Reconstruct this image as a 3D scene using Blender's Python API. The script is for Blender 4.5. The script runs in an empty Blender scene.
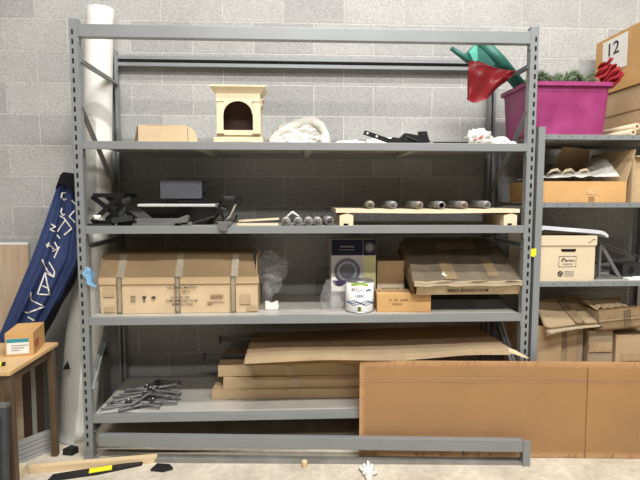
import bpy, bmesh, math, random
from mathutils import Vector, Matrix, Euler, noise
C = bpy.context.scene.collection
PI = math.pi
R = math.radians
random.seed(7)
W = 2.53            # spacing of the two slot columns of the large rack

# ------------------------------------------------------------------ camera
CX, CD, CZ, YAW, PIT, ROL, F = 1.1858, 2.8883, 1.5047, 0.0485, 0.0844, 0.0014, 514.48
def ray(u, v):
    a, b = u-320, v-240
    c, s = math.cos(ROL), math.sin(ROL); x = (c*a+s*b)/F; z = -(-s*a+c*b)/F
    c, s = math.cos(PIT), math.sin(PIT); y2 = c+s*z; z2 = -s+c*z
    c, s = math.cos(YAW), math.sin(YAW)
    return Vector((c*x+s*y2, -s*x+c*y2, z2))
CAM = Vector((CX, -CD, CZ))
def aY(u, v, Y): r = ray(u, v); return CAM+r*((Y-CAM.y)/r.y)      # measured point on the plane y = Y
def aZ(u, v, Z): r = ray(u, v); return CAM+r*((Z-CAM.z)/r.z)      # measured point on the plane z = Z
cam = bpy.data.cameras.new('camera'); camo = bpy.data.objects.new('camera', cam); C.objects.link(camo)
cam.sensor_fit = 'HORIZONTAL'; cam.sensor_width = 36; cam.lens = F*36/640; cam.clip_start = .05
fw = Vector((math.sin(YAW)*math.cos(PIT), math.cos(YAW)*math.cos(PIT), -math.sin(PIT)))
camo.location = CAM
camo.rotation_euler = (fw.to_track_quat('-Z', 'Y').to_matrix() @ Matrix.Rotation(ROL, 3, 'Z')).to_euler()
bpy.context.scene.camera = camo

# ------------------------------------------------------------------ materials
def mat(name, col, rough=.7, metal=0., var=.12, scale=8., bump=0., bscale=60., spec=.5, trans=0., alpha=1., col2=None, stretch=(1,1,1), coat=0., sss=0.):
    m = bpy.data.materials.new(name); m.use_nodes = True
    nt = m.node_tree; n = nt.nodes; l = nt.links; b = n['Principled BSDF']
    b.inputs['Roughness'].default_value = rough; b.inputs['Metallic'].default_value = metal
    b.inputs['Specular IOR Level'].default_value = spec
    b.inputs['Transmission Weight'].default_value = trans; b.inputs['Alpha'].default_value = alpha
    b.inputs['Coat Weight'].default_value = coat
    tc = n.new('ShaderNodeTexCoord'); mp = n.new('ShaderNodeMapping'); mp.inputs['Scale'].default_value = stretch
    l.new(tc.outputs['Object'], mp.inputs['Vector'])
    nz = n.new('ShaderNodeTexNoise'); nz.inputs['Scale'].default_value = scale; nz.inputs['Detail'].default_value = 5
    l.new(mp.outputs[0], nz.inputs['Vector'])
    rp = n.new('ShaderNodeValToRGB')
    c2 = col2 if col2 else tuple(min(1, c*(1+var)) for c in col)
    c1 = tuple(c*(1-var) for c in col) if not col2 else col
    rp.color_ramp.elements[0].position = .3; rp.color_ramp.elements[1].position = .7
    rp.color_ramp.elements[0].color = (*c1, 1); rp.color_ramp.elements[1].color = (*c2, 1)
    l.new(nz.outputs['Fac'], rp.inputs[0]); l.new(rp.outputs[0], b.inputs['Base Color'])
    if bump:
        n2 = n.new('ShaderNodeTexNoise'); n2.inputs['Scale'].default_value = bscale; n2.inputs['Detail'].default_value = 3
        l.new(mp.outputs[0], n2.inputs['Vector'])
        bp = n.new('ShaderNodeBump'); bp.inputs['Strength'].default_value = bump; bp.inputs['Distance'].default_value = .004
        l.new(n2.outputs['Fac'], bp.inputs['Height']); l.new(bp.outputs[0], b.inputs['Normal'])
    return m
M = {}
M['rack'] = mat('grey_enamel', (.245,.258,.262), .38, .15, .06, 3, .1, 25)
M['rackdeck'] = mat('worn_deck_steel', (.40,.385,.35), .5, .1, .12, 6, col2=(.50,.47,.42))
M['bolt'] = mat('dark_steel', (.08,.08,.08), .4, .7)
M['card'] = mat('cardboard', (.50,.36,.21), .85, 0, .08, 5, .12, 90, spec=.2)
M['cardl'] = mat('light_cardboard', (.60,.455,.285), .85, 0, .08, 6, .12, 90, spec=.2)
M['cardg'] = mat('dusty_cardboard', (.36,.28,.185), .85, 0, .12, 5, .15, 60, spec=.2)
M['cardo'] = mat('orange_cardboard', (.58,.34,.14), .8, 0, .08, 5, .1, 90, spec=.2)
M['cardsheet'] = mat('sheet_cardboard', (.62,.375,.18), .8, 0, .06, 2.5, .08, 90, spec=.25)
M['crease'] = mat('cardboard_crease', (.56,.37,.20), .8)
M['cream'] = mat('cream_card', (.64,.53,.37), .8, 0, .04, 5)
M['tape'] = mat('packing_tape', (.45,.33,.19), .4, 0, .12, 20, spec=.6)
M['taped'] = mat('brown_tape', (.34,.20,.09), .3, 0, .12, 20)
M['tapec'] = mat('clear_tape', (.60,.51,.38), .4, 0, .12, 30, spec=.7)
M['ink'] = mat('printing_ink', (.05,.04,.035), .8)
M['inkb'] = mat('brown_ink', (.20,.11,.05), .8)
M['inkr'] = mat('red_ink', (.45,.07,.04), .8)
M['white'] = mat('white_plastic', (.80,.80,.78), .45, 0, .03)
M['paper'] = mat('white_paper', (.82,.80,.75), .8, 0, .03)
M['vinyl'] = mat('white_vinyl', (.76,.745,.69), .45, 0, .04, 3, .05, 6)
M['black'] = mat('black_metal', (.008,.008,.0085), .45, .1, .2, spec=.35)
M['blackp'] = mat('black_plastic', (.014,.014,.016), .5, 0, .2, spec=.35)
M['chrome'] = mat('chrome', (.6,.6,.6), .22, 1, .05)
M['steel'] = mat('brushed_steel', (.40,.40,.40), .35, .8, .15, 10, stretch=(1,8,8))
M['gun'] = mat('gunmetal', (.05,.052,.055), .45, .5, .15)
M['greym'] = mat('mid_grey_metal', (.15,.15,.147), .5, .2, .15)
M['navy'] = mat('navy_fabric', (.085,.125,.30), .8, 0, .12, 5, .1, 300, spec=.2)
M['blkcloth'] = mat('black_fabric', (.010,.010,.012), .9, spec=.2)
M['pine'] = mat('pine_wood', (.66,.48,.27), .6, 0, .1, 12, col2=(.74,.57,.35), stretch=(.6,6,6))
M['pale'] = mat('pale_wood', (.70,.57,.38), .6, 0, .08, 12, col2=(.76,.65,.47), stretch=(.6,6,6))
M['cabwood'] = mat('unfinished_wood', (.74,.62,.42), .55, 0, .05, 6, stretch=(3,3,.7))
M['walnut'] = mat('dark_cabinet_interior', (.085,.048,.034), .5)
M['tabletop'] = mat('oak_tabletop', (.62,.40,.19), .4, 0, .12, 8, stretch=(8,.7,1))
M['tableleg'] = mat('brown_table_wood', (.10,.065,.04), .5, 0, .2, 8, stretch=(5,5,.6))
M['panelw'] = mat('oak_panel', (.46,.33,.22), .5, 0, .14, 7, col2=(.56,.43,.31), stretch=(5,1,.5))
M['magenta'] = mat('magenta_plastic', (.235,.022,.105), .45, 0, .12, 9, .05, 8, col2=(.33,.05,.17), sss=0)
M['red'] = mat('red_foil', (.40,.03,.04), .4, 0, .15, 10, .1, 20)
M['redl'] = mat('bright_red_ribbon', (.50,.05,.06), .4, 0, .15, 10)
M['green'] = mat('green_foil', (.013,.11,.08), .5, 0, .2, 10)
M['needle'] = mat('fir_needles', (.10,.155,.075), .7, 0, .3, 40, col2=(.24,.31,.18))
M['wire'] = mat('twig', (.09,.06,.04), .8)
M['teal'] = mat('teal_label', (.03,.27,.33), .5, 0, .05)
M['lime'] = mat('lime_label', (.42,.60,.06), .5)
M['blue'] = mat('blue_label', (.04,.09,.28), .5)
M['ltape'] = mat('light_blue_tape', (.30,.55,.75), .5)
M['yellow'] = mat('yellow_tape', (.85,.78,.02), .5, 0, .05)
M['roller'] = mat('grey_roller', (.16,.155,.145), .6, 0, .15, 20)
M['rollend'] = mat('roller_end', (.27,.265,.255), .5, .3, .15, 40)
M['rollpink'] = mat('reddish_roller_end', (.33,.24,.215), .5, .3, .1, 40)
M['rollgold'] = mat('tan_roller_end', (.28,.245,.18), .5, .3, .1, 40)
M['lilac'] = mat('box_print_grey', (.34,.31,.30), .5, 0, .08)
M['navyp'] = mat('navy_print', (.008,.009,.028), .6, spec=.2)
M['olive'] = mat('olive_print', (.42,.40,.20), .5)
M['plate'] = mat('printed_plate_grey', (.07,.07,.085), .5)
M['platei'] = mat('printed_plate_light', (.22,.22,.25), .4)
M['purple'] = mat('printed_bowl', (.045,.03,.08), .5)
M['brownb'] = mat('dark_brown_board', (.05,.028,.02), .5)
M['greyb'] = mat('grey_board', (.33,.33,.31), .6)
M['greenb'] = mat('grey_green_board', (.07,.08,.075), .5)
M['screen'] = mat('charcoal_panel', (.05,.055,.065), .5)
M['fabric'] = mat('cream_cloth', (.62,.595,.53), .85, 0, .08, 9, .3, 40)
def plastic(name, col, a):
    m = mat(name, col, .25, 0, .05, spec=.8, alpha=a); return m
M['wrap'] = plastic('clear_wrap', (.75,.75,.75), .13)
M['bagp'] = plastic('translucent_bag', (.62,.60,.55), .85)

# wall: concrete block, mortar joints at the courses measured
def wall_material():
    m = bpy.data.materials.new('concrete_block'); m.use_nodes = True
    n = m.node_tree.nodes; l = m.node_tree.links; b = n['Principled BSDF']; b.inputs['Roughness'].default_value = .9
    b.inputs['Specular IOR Level'].default_value = .2
    tc = n.new('ShaderNodeTexCoord'); sp = n.new('ShaderNodeSeparateXYZ'); cb = n.new('ShaderNodeCombineXYZ')
    l.new(tc.outputs['Object'], sp.inputs[0])
    ax = n.new('ShaderNodeMath'); ax.operation = 'ADD'; ax.inputs[1].default_value = -1.3167+.4053*24
    az = n.new('ShaderNodeMath'); az.operation = 'ADD'; az.inputs[1].default_value = -1.4346+.2046*20
    l.new(sp.outputs[0], ax.inputs[0]); l.new(sp.outputs[2], az.inputs[0]); l.new(ax.outputs[0], cb.inputs[0]); l.new(az.outputs[0], cb.inputs[1])
    br = n.new('ShaderNodeTexBrick'); l.new(cb.outputs[0], br.inputs['Vector'])
    br.inputs['Scale'].default_value = 1; br.inputs['Brick Width'].default_value = .4053; br.inputs['Row Height'].default_value = .2046
    br.inputs['Mortar Size'].default_value = .0042; br.inputs['Mortar Smooth'].default_value = .3; br.offset = .5; br.inputs['Bias'].default_value = 0
    br.inputs['Color1'].default_value = (.345,.34,.332,1); br.inputs['Color2'].default_value = (.445,.44,.425,1); br.inputs['Mortar'].default_value = (.54,.53,.505,1)
    nz = n.new('ShaderNodeTexNoise'); nz.inputs['Scale'].default_value = 130; nz.inputs['Detail'].default_value = 3; l.new(tc.outputs['Object'], nz.inputs['Vector'])
    n2 = n.new('ShaderNodeTexNoise'); n2.inputs['Scale'].default_value = 3; n2.inputs['Detail'].default_value = 6; l.new(tc.outputs['Object'], n2.inputs['Vector'])
    mr = n.new('ShaderNodeMapRange'); mr.inputs[1].default_value = .3; mr.inputs[2].default_value = .62; mr.inputs[3].default_value = .76; mr.inputs[4].default_value = 1.1
    l.new(nz.outputs['Fac'], mr.inputs[0])
    m2 = n.new('ShaderNodeMapRange'); m2.inputs[1].default_value = .3; m2.inputs[2].default_value = .7; m2.inputs[3].default_value = .93; m2.inputs[4].default_value = 1.07
    l.new(n2.outputs['Fac'], m2.inputs[0])
    mu = n.new('ShaderNodeMath'); mu.operation = 'MULTIPLY'; l.new(mr.outputs[0], mu.inputs[0]); l.new(m2.outputs[0], mu.inputs[1])
    mx = n.new('ShaderNodeVectorMath'); mx.operation = 'SCALE'; l.new(br.outputs['Color'], mx.inputs[0]); l.new(mu.outputs[0], mx.inputs['Scale'])
    l.new(mx.outputs[0], b.inputs['Base Color'])
    ad = n.new('ShaderNodeMath'); ad.operation = 'MULTIPLY_ADD'; ad.inputs[1].default_value = -1.5; l.new(br.outputs['Fac'], ad.inputs[0]); l.new(nz.outputs['Fac'], ad.inputs[2])
    bp = n.new('ShaderNodeBump'); bp.inputs['Strength'].default_value = .6; bp.inputs['Distance'].default_value = .004
    l.new(ad.outputs[0], bp.inputs['Height']); l.new(bp.outputs[0], b.inputs['Normal'])
    return m
def floor_material():
    m = mat('worn_concrete', (.47,.41,.325), .8, 0, .1, 4, .3, 60, spec=.25, col2=(.64,.57,.46))
    n = m.node_tree.nodes; l = m.node_tree.links
    nz = n.new('ShaderNodeTexNoise'); nz.inputs['Scale'].default_value = 22; nz.inputs['Detail'].default_value = 8; nz.inputs['Roughness'].default_value = .7
    tc = n.new('ShaderNodeTexCoord'); l.new(tc.outputs['Object'], nz.inputs['Vector'])
    rp = [x for x in n if x.type == 'VALTORGB'][0]
    mr = n.new('ShaderNodeMapRange'); mr.inputs[1].default_value = .35; mr.inputs[2].default_value = .6; mr.inputs[3].default_value = .82; mr.inputs[4].default_value = 1.05
    l.new(nz.outputs['Fac'], mr.inputs[0])
    mx = n.new('ShaderNodeVectorMath'); mx.operation = 'SCALE'; l.new(rp.outputs[0], mx.inputs[0]); l.new(mr.outputs[0], mx.inputs['Scale'])
    l.new(mx.outputs[0], n['Principled BSDF'].inputs['Base Color'])
    return m

# ------------------------------------------------------------------ mesh helpers
class MB:
    def __init__(s): s.bm = bmesh.new(); s.mi = 0
    def _tag(s, faces):
        for f in faces: f.material_index = s.mi
    def box(s, x0, x1, y0, y1, z0, z1, mx=None):
        v = [s.bm.verts.new(p) for p in ((x0,y0,z0),(x1,y0,z0),(x1,y1,z0),(x0,y1,z0),(x0,y0,z1),(x1,y0,z1),(x1,y1,z1),(x0,y1,z1))]
        fs = [s.bm.faces.new([v[i] for i in q]) for q in ((3,2,1,0),(4,5,6,7),(0,1,5,4),(1,2,6,5),(2,3,7,6),(3,0,4,7))]
        if mx is not None: bmesh.ops.transform(s.bm, matrix=mx, verts=v)
        s._tag(fs); return s
    def bar(s, a, b, w, h, up=(0,0,1)):          # rectangular bar from a to b
        a = Vector(a); b = Vector(b); d = b-a; L = d.length; d.normalize(); up = Vector(up)
        if abs(d.dot(up)) > .98: up = Vector((0,1,0))
        x = d.cross(up).normalized(); z = x.cross(d).normalized()
        mx = Matrix((x, d, z)).transposed().to_4x4(); mx.translation = a
        return s.box(-w/2, w/2, 0, L, -h/2, h/2, mx)
    def cyl(s, a, b, r, r2=None, seg=20, caps=True):
        a = Vector(a); b = Vector(b); r2 = r if r2 is None else r2
        return s.loft([(a, r), (b, r2)], seg, caps)
    def loft(s, rings, seg=16, caps=True):       # rings: (centre, radius)
        P = [Vector(c) for c, _ in rings]; prev = None; L = []
        ref = None
        for i, (c, r) in enumerate(rings):
            d = (P[min(i+1, len(P)-1)]-P[max(i-1, 0)]).normalized()
            if ref is None: ref = d.orthogonal().normalized()
            ref = (ref-d*ref.dot(d)).normalized(); y = d.cross(ref)
            L.append([s.bm.verts.new(P[i]+(ref*math.cos(2*PI*k/seg)+y*math.sin(2*PI*k/seg))*r) for k in range(seg)])
        fs = []
        for a, b in zip(L, L[1:]):
            for k in range(seg): fs.append(s.bm.faces.new((a[k], a[(k+1)%seg], b[(k+1)%seg], b[k])))
        for f in fs: f.smooth = True
        if caps: fs.append(s.bm.faces.new(L[0][::-1])); fs.append(s.bm.faces.new(L[-1]))
        s._tag(fs); return s
    def tube(s, pts, r, seg=10): return s.loft([(p, r) for p in pts], seg)
    def prism(s, pts, vec):                      # extrude a planar polygon (3d points) along vec
        vec = Vector(vec); a = [s.bm.verts.new(p) for p in pts]; b = [s.bm.verts.new(Vector(p)+vec) for p in pts]
        fs = [s.bm.faces.new(a), s.bm.faces.new(b[::-1])]; n = len(a)
        for i in range(n): fs.append(s.bm.faces.new((a[(i+1)%n], a[i], b[i], b[(i+1)%n])))
        s._tag(fs); return s
    def grid(s, fn, nu, nv, thick=0, smooth=True):
        g = [[s.bm.verts.new(fn(i/nu, j/nv)) for j in range(nv+1)] for i in range(nu+1)]
        fs = [s.bm.faces.new((g[i][j], g[i+1][j], g[i+1][j+1], g[i][j+1])) for i in range(nu) for j in range(nv)]
        for f in fs: f.smooth = smooth
        s._tag(fs)
        if thick: bmesh.ops.solidify(s.bm, geom=fs, thickness=thick)
        return s
    def blob(s, c, rad, seed=0, amp=.25, freq=2.5, sub=4, flat=None, ridge=False):
        r = bmesh.ops.create_icosphere(s.bm, subdivisions=sub, radius=1); vs = r['verts']; rad = Vector(rad); c = Vector(c)
        for v in vs:
            p = v.co.normalized(); q = p*freq+Vector((seed*3.1, seed*1.7, seed))
            k = noise.noise(q)+.5*noise.noise(q*2.1)+.25*noise.noise(q*4.3)
            if ridge: k = .5-abs(k)*1.6
            p = p*(1+amp*k); co = Vector((p.x*rad.x, p.y*rad.y, p.z*rad.z))
            if flat is not None: co.z = max(co.z, flat)
            v.co = c+co
        fs = set(f for v in vs for f in v.link_faces)
        for f in fs: f.smooth = True
        s._tag(fs); return s
    def build(s, name, mats, parent=None, bevel=0, loc=None, rot=None, fix=True):
        if not isinstance(mats, (list, tuple)): mats = [mats]
        if fix: bmesh.ops.recalc_face_normals(s.bm, faces=s.bm.faces)
        if bevel:
            es = [e for e in s.bm.edges if len(e.link_faces) == 2 and e.calc_face_angle(0) > .6]
            bmesh.ops.bevel(s.bm, geom=es, offset=bevel, segments=2, affect='EDGES', profile=.6, clamp_overlap=True)
        me = bpy.data.meshes.new(name); s.bm.to_mesh(me); s.bm.free()
        for m in mats: me.materials.append(m)
        o = bpy.data.objects.new(name, me); C.objects.link(o)
        if parent: o.parent = parent
        if loc is not None: o.location = loc
        if rot is not None: o.rotation_euler = rot
        return o
def tag(o, label=None, cat=None, group=None, kind=None):
    if label: o['label'] = label
    if cat: o['category'] = cat
    if group: o['group'] = group
    if kind: o['kind'] = kind
    return o
def thing(name, label, cat, loc=(0,0,0), rot=(0,0,0), group=None):
    o = bpy.data.objects.new(name, None); C.objects.link(o); o.location = loc
    o.rotation_euler = rot if isinstance(rot, (tuple, list)) else (0,0,rot)
    o.empty_display_size = .05
    return tag(o, label, cat, group)
def copy_tree(o, parent=None):
    c = o.copy(); C.objects.link(c)
    if parent: c.parent = parent
    for ch in list(o.children): copy_tree(ch, c)
    return c
def text(s, parent, loc, width, height, m, rot=(PI/2,0,0), name='lettering', ext=.0003, spacing=1):
    cu = bpy.data.curves.new(name, 'FONT'); cu.body = s; cu.size = 1; cu.extrude = ext; cu.offset = .012; cu.space_character = spacing
    t = bpy.data.objects.new(name+'_source', cu); C.objects.link(t)
    bpy.context.view_layer.update()
    me = bpy.data.meshes.new_from_object(t.evaluated_get(bpy.context.evaluated_depsgraph_get()))
    bpy.data.objects.remove(t); bpy.data.curves.remove(cu)
    xs = [v.co.x for v in me.vertices]; ys = [v.co.y for v in me.vertices]
    sx = width/(max(xs)-min(xs)); sy = height/(max(ys)-min(ys)); x0, y0 = min(xs), min(ys)
    for v in me.vertices: v.co = ((v.co.x-x0)*sx, (v.co.y-y0)*sy, v.co.z)
    me.materials.clear(); me.materials.append(m); me.name = name
    o = bpy.data.objects.new(name, me); C.objects.link(o); o.parent = parent; o.location = loc; o.rotation_euler = rot
    return o
def soft(w, d, h, wob=.003, seed=0, n=6):         # box shell with slightly wavy faces, origin at front-left-bottom corner
    b = MB(); bm = b.bm
    bmesh.ops.create_cube(bm, size=1)
    bmesh.ops.subdivide_edges(bm, edges=bm.edges[:], cuts=n, use_grid_fill=True)
    for v in bm.verts:
        v.co = Vector(((v.co.x+.5)*w, (v.co.y+.5)*d, (v.co.z+.5)*h))
        q = v.co*7+Vector((seed*5.3, seed, 0))
        dz = noise.noise_vector(q)*wob
        if v.co.z < 1e-4: dz.z = 0
        v.co += dz
    return b
def carton(name, label, loc, w, d, h, m='card', rot=0, seed=1, wob=.003, group=None, tape=True, cat='box', tm='tape'):
    t = thing(name, label, cat, loc, (0,0,rot), group)
    soft(w, d, h, wob, seed).build('body', M[m], t, bevel=.0015)
    if tape:
        MB().box(.004, w-.004, d/2-.022, d/2+.022, h, h+.0012+wob).build('tape', M[tm], t)
    return t
def open_carton(name, label, loc, w, d, h, m='card', rot=0, flaps=(), group=None, mi=None):
    """flaps: (side, angle beyond vertical, length)"""
    t = thing(name, label, 'box', loc, (0,0,rot), group); th = .005
    b = MB()
    b.box(0,w,0,d,0,th).box(0,w,0,th,th,h).box(0,w,d-th,d,th,h).box(0,th,th,d-th,th,h).box(w-th,w,th,d-th,th,h)
    b.build('body', M[m], t, bevel=.001)
    for side, ang, ln in flaps:
        b = MB()
        if side in 'fb': b.box(0, w, -th/2, th/2, 0, ln); o = b.build('flap', M[mi or m], t, bevel=.001); o.location = (0, th/2 if side=='f' else d-th/2, h); o.rotation_euler = ((ang if side=='f' else -ang),0,0)
        else: b.box(-th/2, th/2, 0, d, 0, ln); o = b.build('flap', M[mi or m], t, bevel=.001); o.location = (th/2 if side=='l' else w-th/2, 0, h); o.rotation_euler = (0,(-ang if side=='l' else ang),0)
    return t

# ------------------------------------------------------------------ setting
b = MB(); b.box(-4, 7, .672, .90, -.05, 4.6); tag(b.build('wall_back', wall_material()), kind='structure')
b = MB(); b.box(-4, 7, -6, .672, -.1, 0); tag(b.build('floor', floor_material()), kind='structure')

# ------------------------------------------------------------------ large rack
rack = thing('steel_shelving_rack', 'large grey steel shelving rack with four loaded shelves and slotted posts', 'shelving', (0,0,0))
PITCH = .0508; Z0 = aY(72.5, 31.5, 0).z-45*PITCH
def post_mesh(H, sgn, slots=True, z0=Z0, w0=.0165, w1=.029, dep=.045):
    """slot column at x=0; the flange runs towards sgn"""
    b = MB(); t = .0022; hw = .0058
    xa, xb = (-w0, w1) if sgn > 0 else (-w1, w0)
    b.box(xa, -hw, 0, t, 0, H); b.box(hw, xb, 0, t, 0, H)
    z = 0; k = 0
    while True:
        zc = z0+k*PITCH; k += 1
        if zc < .03: continue
        if zc > H-.02: break
        b.box(-hw, hw, 0, t, z, zc-.014); z = zc+.014
    b.box(-hw, hw, 0, t, z, H)
    b.box(xa, xa+t, t, dep, 0, H); b.box(xb-t, xb, t, dep, 0, H)
    b.box(xa+t, xa+.016, dep-t, dep, 0, H); b.box(xb-.016, xb-t, dep-t, dep, 0, H)
    return b
def rack_post(parent, x, y, sgn, H, back=False, z0=Z0):
    b = post_mesh(H, -sgn if back else sgn, z0=z0)
    o = b.build('post', M['rack'], parent); o.location = (x, y, 0)
    if back: o.rotation_euler = (0,0,PI)
    MB().box(-.03 if sgn>0 else -.05, .05 if sgn>0 else .03, -.002 if not back else -.047, .047 if not back else .002, 0, .003).build('foot_plate', M['rack'], o if not back else parent, loc=None if not back else (x, y, 0))
    return o
D = .646; HP = 2.4479
for x, s in ((0, 1), (W, -1)):
    rack_post(rack, x, 0, s, HP); rack_post(rack, x, D, s, HP, back=True)
LV = [2.4206, 1.8041, 1.3404, .8258, .2599]
XA, XB = .0295, W-.0295
for i, z in enumerate(LV):
    h = .066 if i == 0 else .043
    for y0, y1, back in ((-.002, .033, 0), (D-.033, D+.002, 1)):
        b = MB()
        if not back:
            b.box(XA+.003, XB-.003, y0, y1, z-h, z)
            if i == 0: b.box(XA+.003, XB-.003, y1, y1+.012, z-h, z-h+.018)
            bo = b.build('beam', M['rack'], rack, bevel=.002)
        else:
            t = .003      # open channel facing the aisle
            b.box(XA+.003, XB-.003, y1-t, y1, z-h, z); b.box(XA+.003, XB-.003, y0, y1-t, z-t, z); b.box(XA+.003, XB-.003, y0, y1-t, z-h, z-h+t)
            b.box(XA+.003, XB-.003, y0, y0+t, z-.022, z-t); b.box(XA+.003, XB-.003, y0, y0+t, z-h+t, z-h+.022)
            bo = b.build('beam', M['rack'], rack)
        for xs in (XA-.001, XB-.003):
            MB().box(xs, xs+.004, y0+.004 if not back else y0-.004, y1+.006 if not back else y1-.004, z-h-.03, z+.004).build('connector', M['rack'], bo)
    if i:
        b = MB(); b.box(XA+.004, XB-.004, .034, D-.034, z-.012, z-.002)
        for k in range(1, 4):
            xx = XA+(XB-XA)*k/4; b.box(xx-.02, xx+.02, .034, D-.034, z-.036, z-.012)
        b.build('shelf_deck', M['rackdeck'], rack)
for x in (.017, W-.017):
    for za, zb in ((2.24, 2.24), (2.0, 1.48), (1.225, 1.225), (.42, 1.0), (.17, .17)):
        b = MB(); b.bar((x, .02, za), (x, D-.02, zb), .016, .026)
        b.bar((x+.006*(1 if x < 1 else -1), .02, za-.01), (x+.006*(1 if x < 1 else -1), D-.02, zb-.01), .028, .004)
        b.build('brace', M['rack'], rack)

# rack beside it, smaller, cut by the frame edge
rb = thing('steel_shelving_rack', 'smaller grey rivet shelving rack with low profile shelves, right of the large rack', 'shelving', (2.565, 0, 0))
RW = 1.02
for x, y, H in ((0,0,1.90), (RW,0,1.90), (0,.60,1.90), (RW,.60,1.90)):
    b = MB(); sx = 1 if x == 0 else -1; sy = 1 if y == 0 else -1; t = .003
    b.box(min(x, x+sx*.038), max(x, x+sx*.038), min(y, y+sy*t), max(y, y+sy*t), 0, H)
    b.box(min(x, x+sx*t), max(x, x+sx*t), min(y+sy*t, y+sy*.038), max(y+sy*t, y+sy*.038), 0, H)
    b.build('post', M['rack'], rb)
for z in (1.858, 1.472, 1.012, .35):
    for y in (.0035, .5935):
        bm = MB().box(.004, RW-.004, y, y+.003, z-.028, z).box(.004, RW-.004, y+.003 if y < .1 else y-.02, y+.023 if y < .1 else y, z-.004, z).build('beam', M['rack'], rb)
        if y < .1:
            for k in range(14):
                MB().cyl((.05+k*.072, .0022, z-.014), (.05+k*.072, .0034, z-.014), .0032, seg=8).build('rivet', M['bolt'], bm)
    MB().box(.006, RW-.006, .028, .57, z-.008, z-.001).build('shelf_deck', M['rackdeck'], rb)
for z in (1.225, .62):
    MB().bar((RW-.01, .03, z+.12), (RW-.01, .57, z-.14), .01, .03).build('brace', M['rack'], rb)
MB().prism([(-.022,-.0015,1.165),(-.004,-.0015,1.158),(.010,-.0015,1.172),(.008,-.0015,1.208),(-.020,-.0015,1.205)], (0,.001,0)).build('yellow_tag', M['yellow'], rb)
MB().grid(lambda u, v: Vector((.022+.05*u+.008*math.sin(v*9), -.004-.012*math.sin(u*5+v*3), 1.03+.09*v-.035*u)), 8, 8, .0008).build('blue_tape_scrap', M['ltape'], rack)

# fallen beams in front
A = Vector((.06, -.005, 0)); Bp = Vector((2.455, -.18, 0)); an = math.atan2(Bp.y-A.y, Bp.x-A.x); L = (Bp-A).length
fb = thing('loose_beam', 'long grey step beam set low across the front, right end standing on the floor', 'beam', A, (0,0,an))
MB().box(0, L, 0, .04, .081, .147).build('beam_tube', M['rack'], fb, bevel=.002)
b = MB().box(L, L+.004, -.004, .05, .0, .15).box(L+.004, L+.04, -.004, .0, .0, .15); b.build('end_bracket', M['rack'], fb, bevel=.001)
MB().cyl((L-.33, .012, .08), (L-.33, .012, .055), .006, seg=8).build('stud', M['bolt'], fb)
b = MB().box(0, 2.36, 0, .045, 0, .012).box(0, 2.36, 0, .003, .012, .022).box(0,2.36,.042,.045,.012,.022)
tag(b.build('metal_channel', mat('dirty_channel', (.27,.26,.24), .6, .2, .2, 9), loc=(.12,-.035,0), rot=(0,0,-.058)), 'flat grey metal channel lying on the floor under the low beam', 'metal channel')

# ------------------------------------------------------------------ left side: roll, banner, panel, boards
rl = thing('vinyl_roll', 'tall white vinyl roll leaning on the wall behind the left front post', 'roll', (-.17,.30,0))
rtab = [(438,60,95),(420,61.5,95.5),(380,64,99),(330,68,103),(260,78,108),(195,84,112),(110,84,112),(40,84.5,113),(9,87,114)]
rc = []
for i in range(len(rtab)):
    v, l_, r_ = rtab[i]; Yc = .30
    for _ in range(20):
        a_, b_ = aY(l_, v, Yc), aY(r_, v, Yc); Yc = .30+.268*max(0, (a_.z+b_.z)/2)/2.6
    c_ = (a_+b_)/2; rc.append((Vector((c_.x, Yc, c_.z)), (b_.x-a_.x)/2*.97))
rc[0] = (Vector((rc[0][0].x, rc[0][0].y, 0)), rc[0][1])
def rollc(z):
    for (p, r), (q, r2) in zip(rc, rc[1:]):
        if z <= q.z or q is rc[-1][0]:
            f = (z-p.z)/(q.z-p.z); return p.lerp(q, f)-rl.location, r*(1-f)+r2*f
RT = rc[-1][0].z
b = MB(); seg = 40; rings = []
for i in range(40):
    z = RT*i/39; c, r = rollc(z); rings.append([b.bm.verts.new(c+Vector((math.cos(a)*r, math.sin(a)*r, 0))) for a in [2*PI*k/seg for k in range(seg)]])
for p, q in zip(rings, rings[1:]):
    for k in range(seg): f = b.bm.faces.new((p[k], p[(k+1)%seg], q[(k+1)%seg], q[k])); f.smooth = True
b.bm.faces.new(rings[0][::-1]); b.bm.faces.new(rings[-1]); b.build('roll_body', M['vinyl'], rl)
def sheetfn(u, v):
    z = .02+2.13*v-.02*u; zz = z-(.16*u if v > .9 else 0)*((v-.9)*10 if v > .9 else 0); c, r = rollc(zz); a = -PI*.98+1.75*u; rr = r+.004+.006*u+.003*math.sin(v*9)
    return c+Vector((math.cos(a)*rr, math.sin(a)*rr, 0))
MB().grid(sheetfn, 24, 40, .002).build('loose_outer_sheet', M['vinyl'], rl)
top, rr = rollc(RT)
p = aY(66, 366, .19)-rl.location
MB().prism([p+Vector((-.022,0,-.022)), p+Vector((.022,0,-.02)), p+Vector((.01,0,.03))], (0,.004,0)).build('black_sticker', M['black'], rl)

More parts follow.
